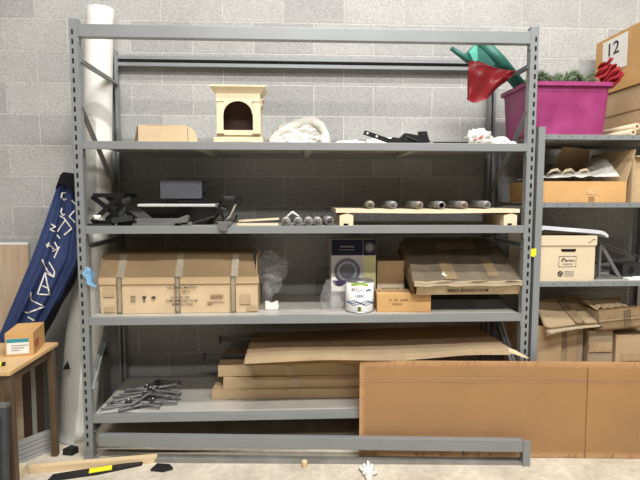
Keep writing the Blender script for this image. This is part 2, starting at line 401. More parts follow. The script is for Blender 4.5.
bn = thing('fabric_banner', 'navy blue fabric banner with white lettering and black edging, leaning behind the left post', 'banner', (-.12,.1,0))
Lft = [(62,173),(54,195),(44,225),(30,262),(14,300),(-2,338),(-20,380),(-40,425)]
Rgt = [(75,176),(81,200),(84,230),(84,258),(74,280),(56,312),(42,340),(30,380)]
def lerpl(L, t):
    t = t*(len(L)-1); i = min(int(t), len(L)-2); f = t-i
    return L[i][0]*(1-f)+L[i+1][0]*f, L[i][1]*(1-f)+L[i+1][1]*f
def banY(u, v):        # folds run down the cloth
    w = .25+v
    return .055+.018*w*math.sin(u*19+v*1.5)+.012*w*math.sin(u*33+1+v*3)
def banp(s, t):        # s across, t down
    l = lerpl(Lft, t); r = lerpl(Rgt, t); x = l[0]*(1-s)+r[0]*s; y = l[1]*(1-s)+r[1]*s
    return aY(x, y, .20+banY(s, t)-.055)-bn.location
MB().grid(lambda u, v: banp(u, v), 60, 40, .003).build('cloth', M['navy'], bn)
# black edging along the right lower side and black cap
b = MB(); edge = [(84,246),(82,262),(74,284),(60,309),(46,334),(36,360)]
inn = [(77,262),(70,280),(60,298),(50,313),(40,328),(30,352)]
b.grid(lambda u, v: aY(*[lerpl(edge, v)[k]*(1-u)+lerpl(inn, v)[k]*u for k in (0,1)], .165)-bn.location+Vector((0,.01*math.sin(v*20),0)), 6, 24, .004)
b.build('black_edging', M['blkcloth'], bn)
cap = [(61,175),(63,173),(72,174),(77,180),(80,205),(72,192),(64,188),(59,184),(56,190)]
MB().prism([aY(x,y,.15)-bn.location for x,y in [(55,189),(60,175),(63,172),(72,173),(78,180),(84,196),(82,208),(72,192),(65,184),(60,184)]], (0,.03,0)).build('black_cap', M['blkcloth'], bn, bevel=.002)
def inv_ban(x, y):     # find s,t whose undisturbed point is (x,y)
    best = None
    for j in range(1201):
        t = j/1200; l = lerpl(Lft, t); r = lerpl(Rgt, t); s = (x-l[0])/(r[0]-l[0]); yy = l[1]*(1-s)+r[1]*s
        if best is None or abs(yy-y) < best[0]: best = (abs(yy-y), s, t)
    return best[1], best[2]
strokes = [[(66,192.8),(62.2,193),(61.2,197),(64,200),(66.5,198.5)], [(71.6,200.3),(76.3,205)], [(62,208),(60.8,212),(63,215.5),(65,214)],
 [(74.5,210.5),(69.2,216.3),(75,222.5)], [(58.9,215.4),(64.1,218.2),(71.6,228.5),(64.1,235)], [(65,220.4),(61,226),(57.5,231.5)],
 [(51,224),(55.5,226.5),(50,229.3),(55.4,232)], [(57,235),(60,238.5)], [(50,244.5),(53.5,249)], [(45.8,244.3),(50.5,246.5)], [(49,242.5),(46.9,247.3)],
 [(54.6,242),(58.2,249),(54,258)], [(59.8,247),(52.5,251.5)], [(42,259.5),(43.5,262)],
 [(43,262),(47.5,271),(53.7,277)], [(49,262),(54.5,271.5),(53.7,277),(45,272.5)], [(45,273),(37.5,294),(49.6,294.8)], [(45,273),(49.6,294.8)], [(40,285),(48,288)],
 [(31,292.5),(30.5,297),(31.5,300.5)], [(31.5,300.5),(44.5,306.5),(27.5,313)], [(22,310.5),(27.5,313)], [(28,317),(37,322.3)]]
b = MB()
for st in strokes:
    pts = []
    for (x0,y0),(x1,y1) in zip(st, st[1:]):
        for k in range(6): pts.append((x0+(x1-x0)*k/6, y0+(y1-y0)*k/6))
    pts.append(st[-1]); P3 = []
    for x, y in pts:
        s, t = inv_ban(x, y); s = min(max(s,0),1); P3.append(aY(x, y, .20+banY(s, t)-.055-.007)-bn.location)
    vs = []
    for i, p in enumerate(P3):
        d = (P3[min(i+1,len(P3)-1)]-P3[max(i-1,0)]); d.y = 0; d.normalize(); nn = Vector((-d.z,0,d.x))*.0040
        vs.append((b.bm.verts.new(p+nn), b.bm.verts.new(p-nn)))
    for (a, c), (e, f) in zip(vs, vs[1:]): b.bm.faces.new((a, c, f, e))
b.build('white_lettering', M['paper'], bn, fix=False)

pn = thing('wooden_board', 'light brown wood grain board with a white top edge, against the wall behind the banner', 'panel', (-1.205,.615,0), (R(-1.2),0,0))
MB().box(0,.598,0,.022,0,1.18).build('board', M['panelw'], pn)
MB().box(0,.598,0,.022,1.18,1.196).build('white_edge', M['white'], pn)

bx = [(-14,12,'panelw','light brown board under the table at the left frame edge'), (12,23.5,'panelw','mid brown board leaning upright under the table'), (23.5,32,'brownb','very dark brown board between the mid brown and the narrow grey board'),
      (32,37,'greyb','narrow pale grey board standing between two dark boards'), (37,44,'brownb','dark maroon board right of the narrow grey board'), (44,54,'greenb','grey-green board behind the back table leg')]
for k, (u0, u1, m, lab) in enumerate(bx):
    x0, x1 = aY(u0,410,.135).x, aY(u1,410,.135).x
    tag(MB().box(0, x1-x0-.002, 0, .014, 0, .60+.01*k).build('leaning_board', M[m], bevel=.0015, loc=(x0, .128, 0), rot=(R(-1),0,0)), lab, 'board')

# bundle of five white bars
barp = MB().box(-.017,.017,0,.20,0,.022)
o0 = barp.build('metal_bar', [mat('dusty_white_paint', (.36,.36,.355), .5)], bevel=.001)
MB().box(-.015,.015,-.0012,0,.002,.02).build('end_face', M['greym'], o0)
pos = ['topmost', 'second from the top', 'middle one', 'second from the bottom', 'bottom one']
for k in range(5):
    o = o0 if k == 0 else copy_tree(o0)
    o.location = (-.385, -.03+.004*(k%2), .0255*(4-k)); o.rotation_euler = (0,0,-.62)
    tag(o, 'white flat bar in the small stack under the table, %s of five' % pos[k], 'metal bar', 'white bars stacked under the table')

# ------------------------------------------------------------------ table and small box
TZ = .66
tb = thing('side_table', 'wooden side table with orange-brown top and dark square legs at lower left', 'table', (-.19,-.40,0))
MB().prism([(0,0,TZ-.022),(0,.51,TZ-.022),(-.62,.51,TZ-.022),(-.62,0,TZ-.022)], (0,0,.022)).build('tabletop', M['tabletop'], tb, bevel=.004)
MB().box(-.60,-.02,.02,.04,TZ-.07,TZ-.022).box(-.04,-.02,.04,.47,TZ-.07,TZ-.022).box(-.60,-.02,.47,.49,TZ-.07,TZ-.022).build('apron', M['tableleg'], tb, bevel=.002)
for x, y in ((-.038,.015),(-.038,.445),(-.60,.015),(-.60,.445)):
    MB().box(x, x+.034, y, y+.034, 0, TZ-.023).build('leg', M['tableleg'], tb, bevel=.003)
c0 = aZ(5.5,357,TZ); c1 = aZ(34,355,TZ); c2 = aZ(50,343,TZ)
wv = (c1-c0); ang = math.atan2(wv.y, wv.x); w_ = wv.length; d_ = (c2-c1).length
sb = carton('cardboard_box', 'small tan box with a teal and white label sitting on the side table', (c0.x,c0.y,TZ), w_, d_, .125, 'cardo', ang, 3, .0004, tape=False)
MB().box(.008, w_-.022, -.001, 0, .012, .094).build('label', M['paper'], sb)
MB().box(.008, w_-.022, -.0018, -.001, .074, .094).build('label_band', M['teal'], sb)
text('BOLTS', sb, (.05,-.0022,.052), .06, .012, M['ink']) if False else None
b = MB()
for k in range(3): b.box(.03, .11-.02*k, -.0018, -.001, .055-.013*k, .06-.013*k)
b.build('label_print', M['lilac'], sb)
b = MB().prism([(.03,.01,.126),(w_-.03,.015,.126),(w_-.012,d_-.01,.126),(.02,d_-.012,.126)], (0,0,.001)); b.build('lid_flap', M['cardo'], sb)
b = MB()
for j in range(2):
    for k in range(3): b.box(w_+.0016, w_+.0024, .02+.028*k, .04+.028*k, .035+.022*j, .05+.022*j)
b.build('red_stamp', M['inkr'], sb)
kn = thing('utility_knife', 'black and yellow utility knife at the left edge of the side table', 'knife', (-.265,-.30,TZ), (0,0,R(20)))
MB().box(-.14,0,-.012,.012,0,.016).build('body', M['blackp'], kn, bevel=.003)
MB().box(-.06,-.015,-.0125,.0125,.003,.0168).build('yellow_grip', M['yellow'], kn, bevel=.002)

sc = thing('charcoal_board', 'dark charcoal flat board standing in front of the side table', 'panel', (aY(7,440,-.44).x-.345,-.482,0), (R(-4),0,R(0)))
MB().box(0,.35,0,.03,0,.515).build('panel_body', M['screen'], sc, bevel=.003)
MB().box(-.004,.354,-.003,.033,.50,.52).build('edge_trim', M['greym'], sc, bevel=.001)
MB().box(.26,.33,-.004,0,.05,.46).build('side_rail', M['gun'], sc, bevel=.001)

# floor pieces, left
tag(MB().box(0,.665,-.019,.019,0,.036).build('lumber', M['pine'], bevel=.002, loc=(-.262,-.118,0), rot=(0,0,R(7.6))), 'long pine lumber strip lying on the floor before the left post', 'lumber')
tag(MB().box(-.022,.022,0,.32,0,.042).build('wood_offcut', M['pale'], bevel=.002, loc=(aZ(24,463,.04).x+.012,aZ(24,463,.04).y-.32,0), rot=(0,0,R(2))), 'short pale wood offcut on the floor beside the front table leg', 'wood')
b1 = thing('black_strip', 'flat black rubber strip with a yellow sticker on the floor before the lumber', 'strip', (-.13,-.20,0), (0,0,R(16)))
MB().prism([(0,-.025,0),(.24,-.035,0),(.47,-.01,0),(.48,.022,0),(.25,.03,0),(.02,.03,0)], (0,0,.014)).build('strip_body', M['blackp'], b1, bevel=.002)
MB().box(.20,.315,-.028,.022,.0145,.0155).build('yellow_sticker', M['yellow'], b1)
tag(MB().prism([(0,-.03,0),(.07,-.045,0),(.12,-.02,0),(.09,.02,0),(.02,.03,0)], (0,0,.015)).build('black_scrap', M['blackp'], bevel=.002, loc=(.39,-.11,0)), 'small black rubber scrap at the right end of the lumber strip', 'scrap')
tag(MB().prism([(0,0,0),(.06,-.01,0),(.08,.03,0),(.03,.05,0)], (0,0,.04)).build('black_wedge', M['blackp'], bevel=.004, loc=(-.17,.06,0)), 'black plastic wedge on the floor left of the front post', 'wedge')

# glove
gl = thing('work_glove', 'crumpled white work glove lying on the floor in front of the brown cardboard', 'glove', (1.575,-.235,0))
b = MB(); b.blob((0,0,.016), (.03,.036,.018), 3, .2, 2, 3, flat=-.016)
fing = [((-.022,.02,.016),(-.036,.05,.02),(-.034,.062,.012)), ((-.008,.03,.018),(-.012,.06,.028),(-.012,.075,.02)), ((.008,.03,.018),(.012,.07,.035),(.014,.095,.03)), ((.02,.02,.016),(.032,.055,.024),(.034,.08,.02)), ((.028,-.01,.014),(.048,.005,.016),(.052,.02,.012))]
for f in fing: b.loft([(f[0], .0095), (f[1], .0085), (f[2], .005)], 10)
b.build('glove_body', M['paper'], gl)
MB().loft([((0,-.03,.016),.021),((0,-.05,.015),.019),((.002,-.062,.015),.0145)], 14).build('cuff', M['paper'], gl)
o = thing('wooden_dowel', 'small round wooden dowel standing on the floor against the metal channel', 'dowel', (1.235,-.13,0))
MB().cyl((0,0,0),(0,0,.034),.016,seg=18).build('peg', M['pine'], o, bevel=.002)
MB().cyl((0,0,.034),(0,0,.037),.010,seg=14).build('end_grain', M['pale'], o)

# ------------------------------------------------------------------ standing cardboard and bent sheet
cb = thing('cardboard_sheet', 'big flat brown cardboard sheet standing upright in front of the right post', 'cardboard', (1.552,-.044,0), (R(-1.0),0,-.053))
CW = 2.1; CH = .573
def cbf(u, v): return Vector((u*CW, .004*math.sin(u*5)+.003*noise.noise(Vector((u*6, v*3, 0))), v*CH-.006*u))
def cbb(u, v): p = cbf(u, v); return p
MB().grid(lambda u, v: cbf(u, v)+Vector((0,0,.007*(1-v))), 60, 14, .005).build('panel', M['cardsheet'], cb)
for zc in (.455, .468):
    b = MB(); b.grid(lambda u, v: cbf(u, (zc+.0035*v)/CH)+Vector((0,-.0042,0)), 40, 1, .0015); b.build('crease', M['crease'], cb)
b = MB(); b.grid(lambda u, v: cbf((1.298+.004*u)/CW, v*.94+.01)+Vector((0,-.0042,0)), 1, 16, .0015); b.build('crease', M['crease'], cb)

bs = thing('cardboard_sheet', 'large bent cardboard sheet lying flat on top of the low boxes', 'cardboard', (.9,0,.55))
def shf(u, v):     # u along x, v along depth
    x = u*1.53; y = -.02+.56*v
    return Vector((x, y, .045+.030*u+.006*math.sin(u*8)*(1-v)-.006*v+.004*noise.noise(Vector((u*4,v*4,0)))))
MB().grid(shf, 60, 14, .006).build('top_sheet', M['cardl'], bs)
MB().grid(lambda u, v: Vector((u*.70-.012, -.022+.56*v, .004-.004*u)), 30, 6, .004).build('lower_sheet', M['cardl'], bs)
def flapf(u, v):   # front edge folded down, tapering to a tip at the right end
    p = shf(u, 0); return p+Vector((0,-.024*v, -.030*v-.004*math.sin(u*14)*v))
MB().grid(flapf, 50, 3, .004).build('front_fold', M['cardl'], bs)
e = shf(1, 0)
MB().prism([e+Vector((-.01,-.002,0)), e+Vector((.03,-.01,-.012)), e+Vector((.105,-.03,-.055)), e+Vector((.085,-.03,-.055)), e+Vector((-.01,-.02,-.022))], (0,.005,0)).build('bent_tip', M['cardl'], bs)

# ------------------------------------------------------------------ shelf 4 (lowest)
S4 = .259
lw = [(.672, 0.0, .058, 'bottom long flat carton in the stack of three on the lowest shelf', 1, .95), (.742, .058, .075, 'middle long flat carton in the stack of three on the lowest shelf', 2, .88), (.707, .135, .072, 'top long flat carton with torn left end, stack of three on the lowest shelf', 3, .93)]
for x, z, h, lab, s, ln in lw:
    c = carton('flat_carton', lab, (x, .20+.012*s, S4+z), ln, .36, h, 'card', (-.012, .01, -.006)[s-1], s, .0035, group='long flat cartons on the lowest shelf')
    for q in (.1, .17, .42, .80):
        MB().box(q, q+.045, -.0055, -.0045, .004, h*.9).build('tape_patch', M['tape'], c)
for x0, x1, y, z, lab in ((.60,1.1,.34,.475,'dark metal rail sticking out left above the flat cartons, lower of two'), (.69,1.2,.42,.565,'dark metal rail sticking out left above the flat cartons, upper of two')):
    t = thing('metal_rail', lab, 'rail', (x0, y, z), group='dark rails behind the bent sheet')
    MB().box(0,x1-x0,0,.03,0,.005).box(0,x1-x0,0,.004,.005,.028).build('rail_body', M['gun'], t, bevel=.001)
    MB().box(0,.012,-.006,.034,-.012,.03).build('end_hook', M['black'], t, bevel=.001)
# carton behind the left end of shelf (standing dark box on the floor behind)
carton('cardboard_box', 'grey dusty carton standing behind the lowest shelf at far left, near the wall', (-.33,.50,0), .24, .14, .42, 'greyb', 0, 6, .002)

def make_bracket():
    t = thing('steel_bracket', 'grey metal bracket with bent slotted end, heaped on the lowest shelf', 'bracket', (0,0,0), group='metal brackets heaped on the lowest shelf')
    b = MB(); b.loft([((0,0,0),.006),((.03,0,.001),.008),((.19,0,.012),.008),((.215,0,.012),.009)], 10); b.build('tube', M['greym'], t)
    b = MB(); pts = []
    for k in range(13):
        a = -PI/2+PI*k/12; pts.append((.315+.013*math.cos(a), -.045+.013*math.sin(a), -.004))
    b.tube([(.205,-.008,.016)]+pts+[(.215,.012,.016)], .0055, 8); b.build('slotted_end', M['greym'], t)
    MB().box(.175,.215,-.014,.014,.0,.022).build('clamp', M['gun'], t, bevel=.002)
    MB().cyl((.197,0,.020),(.197,0,.034),.007,seg=10).build('bolt', M['steel'], t)
    return t
brk = make_bracket()
ap = [(.06,.05,.018,14,0),(.10,.10,.040,20,2),(.13,.16,.060,10,-2),(.17,.02,.020,30,0),(.07,.22,.020,-8,0),(.16,.26,.045,-4,0),(.42,.24,.022,170,0),(.40,.12,.026,186,0),(.45,.33,.045,188,-3),(.24,.04,.045,62,4),(.14,.30,.025,40,0),(.50,.17,.060,172,0)]
for i, (x, y, z, a, tl) in enumerate(ap):
    o = brk if i == 0 else copy_tree(brk)
    o.location = (x, y, S4+z); o.rotation_euler = (R(4*(i%3)-4), R(-tl), R(a))
t = thing('foam_strip', 'white paper strip under the metal brackets at the front of the lowest shelf', 'paper', (.07,.015,S4+.001), (0,0,R(8)))
MB().grid(lambda u, v: Vector((.22*u, .045*v, .003+.006*math.sin(u*4))), 12, 2, .0015).build('strip', M['paper'], t)

# ------------------------------------------------------------------ shelf 3
S3 = .825
bb = thing('cardboard_box', 'long wide tan carton with three clear tape bands and printed lettering on the middle shelf', 'box', (.062,.10,S3), (0,0,.015))
BW = .905; soft(BW, .44, .212, .004, 4, 8).build('body', M['cardl'], bb, bevel=.002)
def lidf(u, v):
    x = -.008+u*(BW+.005-.012*v); return Vector((x+.03*v*(1-2*u)*.5, -.006+.05*v+.012*math.sin(u*7)*v, .205+.135*v+.006*noise.noise(Vector((u*9, v*4, 2)))))
b = MB(); b.grid(lidf, 40, 8, .005)
b.grid(lambda u, v: Vector((lidf(u,1).x, lidf(u,1).y+.34*v, lidf(u,1).z+.012*math.sin(v*3)*.5-.006*v)), 30, 6, .005)
b.build('bulging_lid', M['cardg'] if False else M['card'], bb)
MB().prism([(0,0,.205),(0,.40,.30),(0,.40,.205)], (.004,0,0)).prism([(0,-.004,.205),(0,.045,.335),(0,.41,.335),(0,.43,.205)], (.004,0,0)).build('left_end_flap', M['card'], bb)
MB().prism([(BW-.01,-.004,.205),(BW-.01,.045,.335),(BW-.01,.41,.335),(BW-.01,.43,.205)], (.004,0,0)).build('right_end_flap', M['card'], bb)
MB().box(-.004, BW+.006, -.008, -.005, .172, .212).build('lid_lip', M['card'], bb, bevel=.001)
for x in (.095, .425, .745):
    b = MB(); b.grid(lambda u, v: Vector((x+.032*u, -.0095-.001*math.sin(v*20), .002+.215*v)), 3, 12, .0008)
    b.grid(lambda u, v: Vector((x+.045*u+.01*v, lidf((x+.045*u)/BW, v).y-.004, lidf((x+.045*u)/BW, v).z+.001)), 3, 8, .0008)
    b.build('tape_band', M['tapec'], bb)
for x, z in ((.02,.012),(.02,.10),(.80,.05),(.84,.008)):
    MB().box(x, x+.062, -.0062, -.0052, z, z+.055 if z > .02 else z+.03).build('brown_patch', M['tape'], bb)
for s, x, z, w, h in (('ULTRALMAT01', .385, .146, .165, .013), ('1  SET', .435, .124, .08, .009), ('36 X 28 LBS', .40, .09, .11, .010), ('DIMS 108X30X18CM', .375, .071, .18, .010), ('MADE IN CHINA', .41, .050, .12, .010)):
    text(s, bb, (x, -.0115, z), w, h, M['ink'])
b = MB()
for k in range(12): b.box(.63+.0062*k, .63+.0062*k+.0034, -.0068, -.006, .085, .108)
b.box(.61,.71,-.0068,-.006,.062,.066).box(.61,.64,-.0068,-.006,.05,.054).build('barcode', M['inkb'], bb)
b = MB()      # handling symbols: arrows, glass, umbrella
b.box(.175,.178,-.0068,-.006,.07,.105).box(.196,.199,-.0068,-.006,.07,.105).box(.175,.199,-.0068,-.006,.07,.073).box(.175,.199,-.0068,-.006,.102,.105).box(.185,.189,-.0068,-.006,.08,.097)
b.prism([(.238,-.0068,.103),(.262,-.0068,.103),(.257,-.0068,.088),(.25,-.0068,.084),(.243,-.0068,.088)], (0,.0008,0)).box(.2485,.2515,-.0068,-.006,.074,.085).box(.243,.257,-.0068,-.006,.070,.074)
b.prism([(.303+.014*math.cos(PI*k/8), -.0068, .090+.013*math.sin(PI*k/8)) for k in range(9)], (0,.0008,0)).box(.3017,.3043,-.0068,-.006,.072,.091)
b.build('handling_symbols', M['ink'], bb)
tw = thing('plastic_wrap', 'crumpled clear plastic wrap spilling right of the long tan carton', 'plastic wrap', (1.04,.30,S3))
b = MB(); b.blob((-.02,0,.24), (.11,.08,.09), 5, .6, 1.7, 4, ridge=True); b.blob((.0,-.03,.16), (.06,.06,.08), 9, .6, 1.7, 3, ridge=True); b.blob((-.025,.0,.07), (.035,.07,.07), 8, .5, 1.7, 3, ridge=True); b.build('wrap_body', M['wrap'], tw)
tw = thing('plastic_wrap', 'crumpled white plastic wrap hanging at the left end of the long tan carton', 'plastic wrap', (.052,.17,S3))
b = MB(); b.blob((0,0,.09), (.035,.06,.095), 15, .5, 1.9, 4, ridge=True); b.build('wrap_body', M['wrap'], tw)
p = aZ(273,310,S3)
t = thing('foam_scrap', 'torn white foam scrap near the front edge of the middle shelf', 'foam scrap', (p.x, p.y, S3))
MB().prism([(-.045,0,.001),(.03,0,.001),(.035,0,.02),(.028,0,.055),(-.01,0,.04),(-.03,0,.052),(-.048,0,.05)], (0,.03,0)).build('scrap_body', M['paper'], t, bevel=.004)
MB().prism([(-.03,.031,.001),(.02,.031,.001),(.012,.031,.035),(-.012,.031,.03)], (0,.012,0)).build('tear', M['lilac'], t)

# dinnerware box
dn = thing('dinnerware_box', 'upright dinnerware box with navy top and printed plates behind the paint can', 'box', (1.405,.22,S3), (0,0,0))
DW, DH = .275, .42
soft(DW, .22, DH, .0004, 3).build('body', M['lilac'], dn, bevel=.0015)
MB().box(.002,.193,-.0015,-.0008,DH-.098,DH-.002).box(.196,DW-.002,-.0015,-.0008,DH-.098,DH-.002).build('navy_band', M['navyp'], dn)
MB().box(.196,DW-.002,-.0015,-.0008,.12,DH-.10).build('olive_panel', M['olive'], dn)
MB().box(.002,.193,-.0016,-.0008,.10,.19).build('pale_panel', M['paper'], dn)
def disc(cx, cz, r, y, m, name='printed_plate', zc=1, half=False):
    n = 32; pts = [(cx+r*math.cos(2*PI*k/n), y, cz+r*math.sin(2*PI*k/n)*zc) for k in range(n if not half else n//2+1)]
    if half: pts = [(x, y_, 2*cz-z) for x, y_, z in pts]
    return MB().prism(pts, (0,.0006,0)).build(name, M[m], dn)
disc(.098,.225,.080,-.0024,'plate'); disc(.098,.225,.060,-.003,'platei'); disc(.098,.225,.048,-.0036,'plate')
disc(.05,.168,.040,-.0042,'purple','printed_bowl',.9,True); disc(.145,.175,.042,-.0042,'purple','printed_bowl',.9,True)
disc(.235,DH-.05,.032,-.0022,'plate'); disc(.235,DH-.05,.022,-.0028,'platei')
text('DINNERWARE', dn, (.055,-.0022,DH-.05), .085, .011, M['lilac']); text('16 PIECE SET', dn, (.045,-.0022,DH-.068), .10, .007, M['lilac'])
bg = thing('plastic_bag', 'grey translucent plastic bag crumpled left of the paint can', 'plastic bag', (1.395,.17,S3))
b = MB(); b.blob((0,0,.075), (.05,.04,.10), 21, .35, 1.6, 4, flat=-.074); b.blob((.035,-.03,.04), (.04,.04,.05), 22, .35, 1.6, 3, flat=-.039)
b.build('bag_body', M['wrap'], bg)
# paint can
pc = thing('paint_can', 'white one-gallon paint can with green and blue label on the middle shelf', 'paint can', (1.570,.135,S3))
cr = .083
b = MB(); b.loft([((0,0,0),cr*.97),((0,0,.004),cr),((0,0,.182),cr)], 40); b.build('body', M['white'], pc)
for z in (.003,.183):
    b = MB(); b.loft([((0,0,z-.003),cr+.0015),((0,0,z),cr+.003),((0,0,z+.004),cr+.0015)], 40); b.build('rim', M['steel'], pc)
b = MB(); b.cyl((0,0,.18),(0,0,.1845),cr*.93,seg=40); b.cyl((0,0,.1845),(0,0,.188),cr*.80,cr*.78,40); b.build('lid', M['steel'], pc)
def onc(a, z, r=cr+.0012): return Vector((r*math.sin(a), -r*math.cos(a), z))      # a = 0 faces the camera
def cpatch(a0, a1, z0, z1, m, name, wave=None, r=cr+.001):
    b = MB(); b.grid(lambda u, v: onc(a0+(a1-a0)*u, (z0+(z1-z0)*v)+(wave(u) if wave else 0), r), 40, 1, .0004); return b.build(name, M[m], pc)
cpatch(-.75,.5,.163,.178,'lime','green_band', lambda u: -.006*math.cos(u*PI*2)*.6)
for k, ph in enumerate((0,1.4,2.8)):
    cpatch(-1.2,1.2,.050+.008*k,.054+.008*k,'blue','blue_wave', lambda u, ph=ph: .0055*math.sin(u*17+ph), cr+.0014+.0003*k)
cpatch(-.25,-.02,.012,.038,'lime','green_badge')
def cantext(s, a0, a1, z, h, m):
    o = text(s, pc, (0,0,0), 1, 1, M[m], (0,0,0), 'lettering', .0)
    for v in o.data.vertices: v.co = onc(a0+(a1-a0)*v.co.x, z+h*v.co.y, cr+.0022)
cantext('ellpo', -.72, .22, .122, .034, 'lilac'); cantext('1000', -.42, .16, .094, .017, 'blue')
cpatch(.30,.75,.125,.134,'green','green_stroke', lambda u: .008*math.sin(u*PI), cr+.0016)
for sx in (-1, 1):
    MB().cyl((sx*cr,0,.14),(sx*(cr+.006),0,.14),.010,seg=14).build('handle_ear', M['steel'], pc)
b = MB(); b.tube([(-(cr+.004),0,.14)]+[((cr+.006)*math.cos(PI*(1-k/16)), -(.0+.09*math.sin(PI*k/16)), .14-.09*math.sin(PI*k/16)*.9) for k in range(1,16)]+[((cr+.004),0,.14)], .0012, 6)
o = b.build('wire_handle', M['steel'], pc); o.rotation_euler = (0,0,PI)

c = carton('cardboard_box', 'small tan carton at shelf front, right of the paint can', (1.669,.085,S3), .318, .16, .108, 'cardo', -.03, 8, .0015)
text('C  W  SIZE', c, (.07,-.003,.068), .11, .009, M['inkb']); text('DECAL', c, (.09,-.003,.045), .06, .009, M['inkb'])
c = carton('cardboard_box', 'tan carton standing behind the small front carton on the middle shelf', (1.70,.29,S3), .172, .22, .275, 'card', 0, 9, .003)
MB().box(.0,.17,-.006,-.004,.08,.13).build('tape_patch', M['tapec'], c); text('MADE IN', c, (.03,-.0075,.095), .11, .014, M['ink'])
# tilted bagged carton
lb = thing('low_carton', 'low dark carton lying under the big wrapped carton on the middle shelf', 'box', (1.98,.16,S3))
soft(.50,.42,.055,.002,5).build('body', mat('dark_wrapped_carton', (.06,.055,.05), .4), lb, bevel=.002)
MB().box(.02,.30,-.004,-.003,.005,.045).build('tape_patch', M['gun'], lb)
wb = thing('wrapped_carton', 'big flat carton wrapped in plastic and tilted, with printed number, upper right of middle shelf', 'box', (1.868,.045,S3+.112), (R(25),R(0),0))
w2 = .63
b = MB(); b.box(.03,w2-.005,.0,.50,0,.076); b.build('body', M['card'], wb, bevel=.004)
def wr(u, v):
    x = -.004+u*(w2+.008); x += .0 if v > .3 else 0
    return Vector((x+.05*(v-.1)*(1-u)*.9, -.012+.52*v, .092+.005*noise.noise(Vector((u*8, v*8, 1)))+.004*math.sin(u*23+v*4)*(1-v)))
MB().grid(wr, 50, 20, .003).build('top_wrap', mat('brown_kraft_wrap', (.30,.24,.17), .35, 0, .15, 9, .25, 12, spec=.6), wb)
MB().grid(lambda u, v: Vector((.0+u*w2, -.020-.004*math.sin(u*19)+.012*v, .070+.028*v+.005*noise.noise(Vector((u*12,0,0))))), 50, 2, .003).build('torn_edge', M['cream'], wb)
MB().grid(lambda u, v: Vector((-.004+.03*v+.01*math.sin(v*9), .5*u, .088*v)), 12, 6, .003).build('left_flap', M['card'], wb)
MB().box(.02,w2,-.008,-.004,.002,.062).build('front_wrap', M['tape'], wb)
text('MEAS 60X60X10CM', wb, (.20,-.0125,.022), .24, .022, M['ink'])
for x, y, w, d in ((.18,.02,.08,.2),(.45,.05,.06,.2),(.2,.36,.26,.1)):
    MB().grid(lambda u, v: wr((x+w*u)/w2, (y+d*v)/.52)+Vector((0,0,.004)), 8, 8, .0008).build('clear_tape', M['tape'], wb)
MB().prism([(.175,.06,.097),(.20,.035,.097),(.188,.09,.098)], (0,0,.002)).build('white_sticker', M['paper'], wb)

# ------------------------------------------------------------------ shelf 2
S2 = 1.339
sj = thing('scissor_frame', 'black folding scissor frame at the left end of the second shelf', 'frame', (.034,.06,S2))
for y in (0, .22):
    MB().box(.02,.19,y,y+.03,.158,.182).build('top_rail', M['black'], sj, bevel=.002)
    MB().box(.02,.18,y,y+.03,.012,.03).build('bottom_rail', M['black'], sj, bevel=.002)
for y in (.004,.228):
    MB().bar((.01,y,.02),(.17,y,.165),.012,.026).bar((.19,y+.013,.02),(.01,y+.013,.165),.012,.026).build('scissor_arm', M['black'], sj, bevel=.001)
MB().cyl((.045,-.01,.035),(.045,-.01,.06),.018,.020,16).build('white_cup', M['paper'], sj)
MB().box(-.005,.13,-.03,.03,0,.012).build('base_plate', M['blackp'], sj, bevel=.004)
b = MB().bar((.17,.01,.05),(.22,.01,.16),.02,.02).bar((.13,-.01,.03),(.24,-.015,.045),.03,.03).cyl((.20,-.02,.14),(.20,.03,.14),.016,seg=14); b.build('linkage', M['gun'], sj)
MB().box(.15,.25,0,.12,0,.03).build('motor_foot', M['black'], sj, bevel=.004)
tp = thing('metal_pan', 'shallow black metal pan with bright silver rim on the second shelf', 'pan', (.30,.09,S2))
b = MB(); top_ = [(0,0),(.46,0),(.46,.36),(0,.36)]; bo_ = [(.10,.06),(.36,.06),(.36,.30),(.10,.30)]
vt = [b.bm.verts.new((x,y,.105)) for x, y in top_]; vb = [b.bm.verts.new((x,y,.0)) for x, y in bo_]
b.bm.faces.new(vt); b.bm.faces.new(vb[::-1])
for k in range(4): b.bm.faces.new((vb[k], vb[(k+1)%4], vt[(k+1)%4], vt[k]))
b.build('pan_body', M['black'], tp)
MB().box(-.008,.43,-.008,.37,.1055,.122).build('rim', mat('dull_silver', (.50,.50,.49), .4), tp, bevel=.006)
MB().bar((.43,-.006,.112),(.49,-.006,.092),.01,.012).box(.428,.434,0,.36,.104,.118).build('corner_lip', M['steel'], tp)
mc = thing('metal_case', 'small grey metal case with screw holes standing on the silver-rimmed pan', 'case', (.405,.17,S2+.1225))
MB().box(.09,.24,.01,.14,0,.03).build('black_base', M['black'], mc, bevel=.002)
MB().box(-.005,.235,0,.14,.03,.135).build('body', mat('slate_case', (.10,.105,.125), .45, .2), mc, bevel=.002)
b = MB()
for x, z in ((.03,.12),(.215,.12),(.215,.07)): b.cyl((x,-.0012,z),(x,.002,z),.004,seg=10)
b.build('screw', M['black'], mc)
MB().prism([(.236,0,.12),(.30,0,.095),(.27,0,.09),(.27,0,.075),(.236,0,.07)], (0,.03,0)).build('prong', M['black'], mc)
MB().prism([(.236,0,.06),(.30,0,.012),(.27,0,.0),(.236,0,.0)], (0,.03,0)).build('prong', M['black'], mc)
tag(MB().box(0,.26,0,.05,0,.012).box(0,.26,.05,.054,0,.04).build('metal_plate', M['greym'], bevel=.001, loc=(.215+.06,.04,S2)), 'flat grey metal plate under the pan near the shelf edge', 'metal plate')
br = thing('metal_bracket', 'small wedge shaped grey bracket before the black pan on the second shelf', 'bracket', (.50,.0,S2))
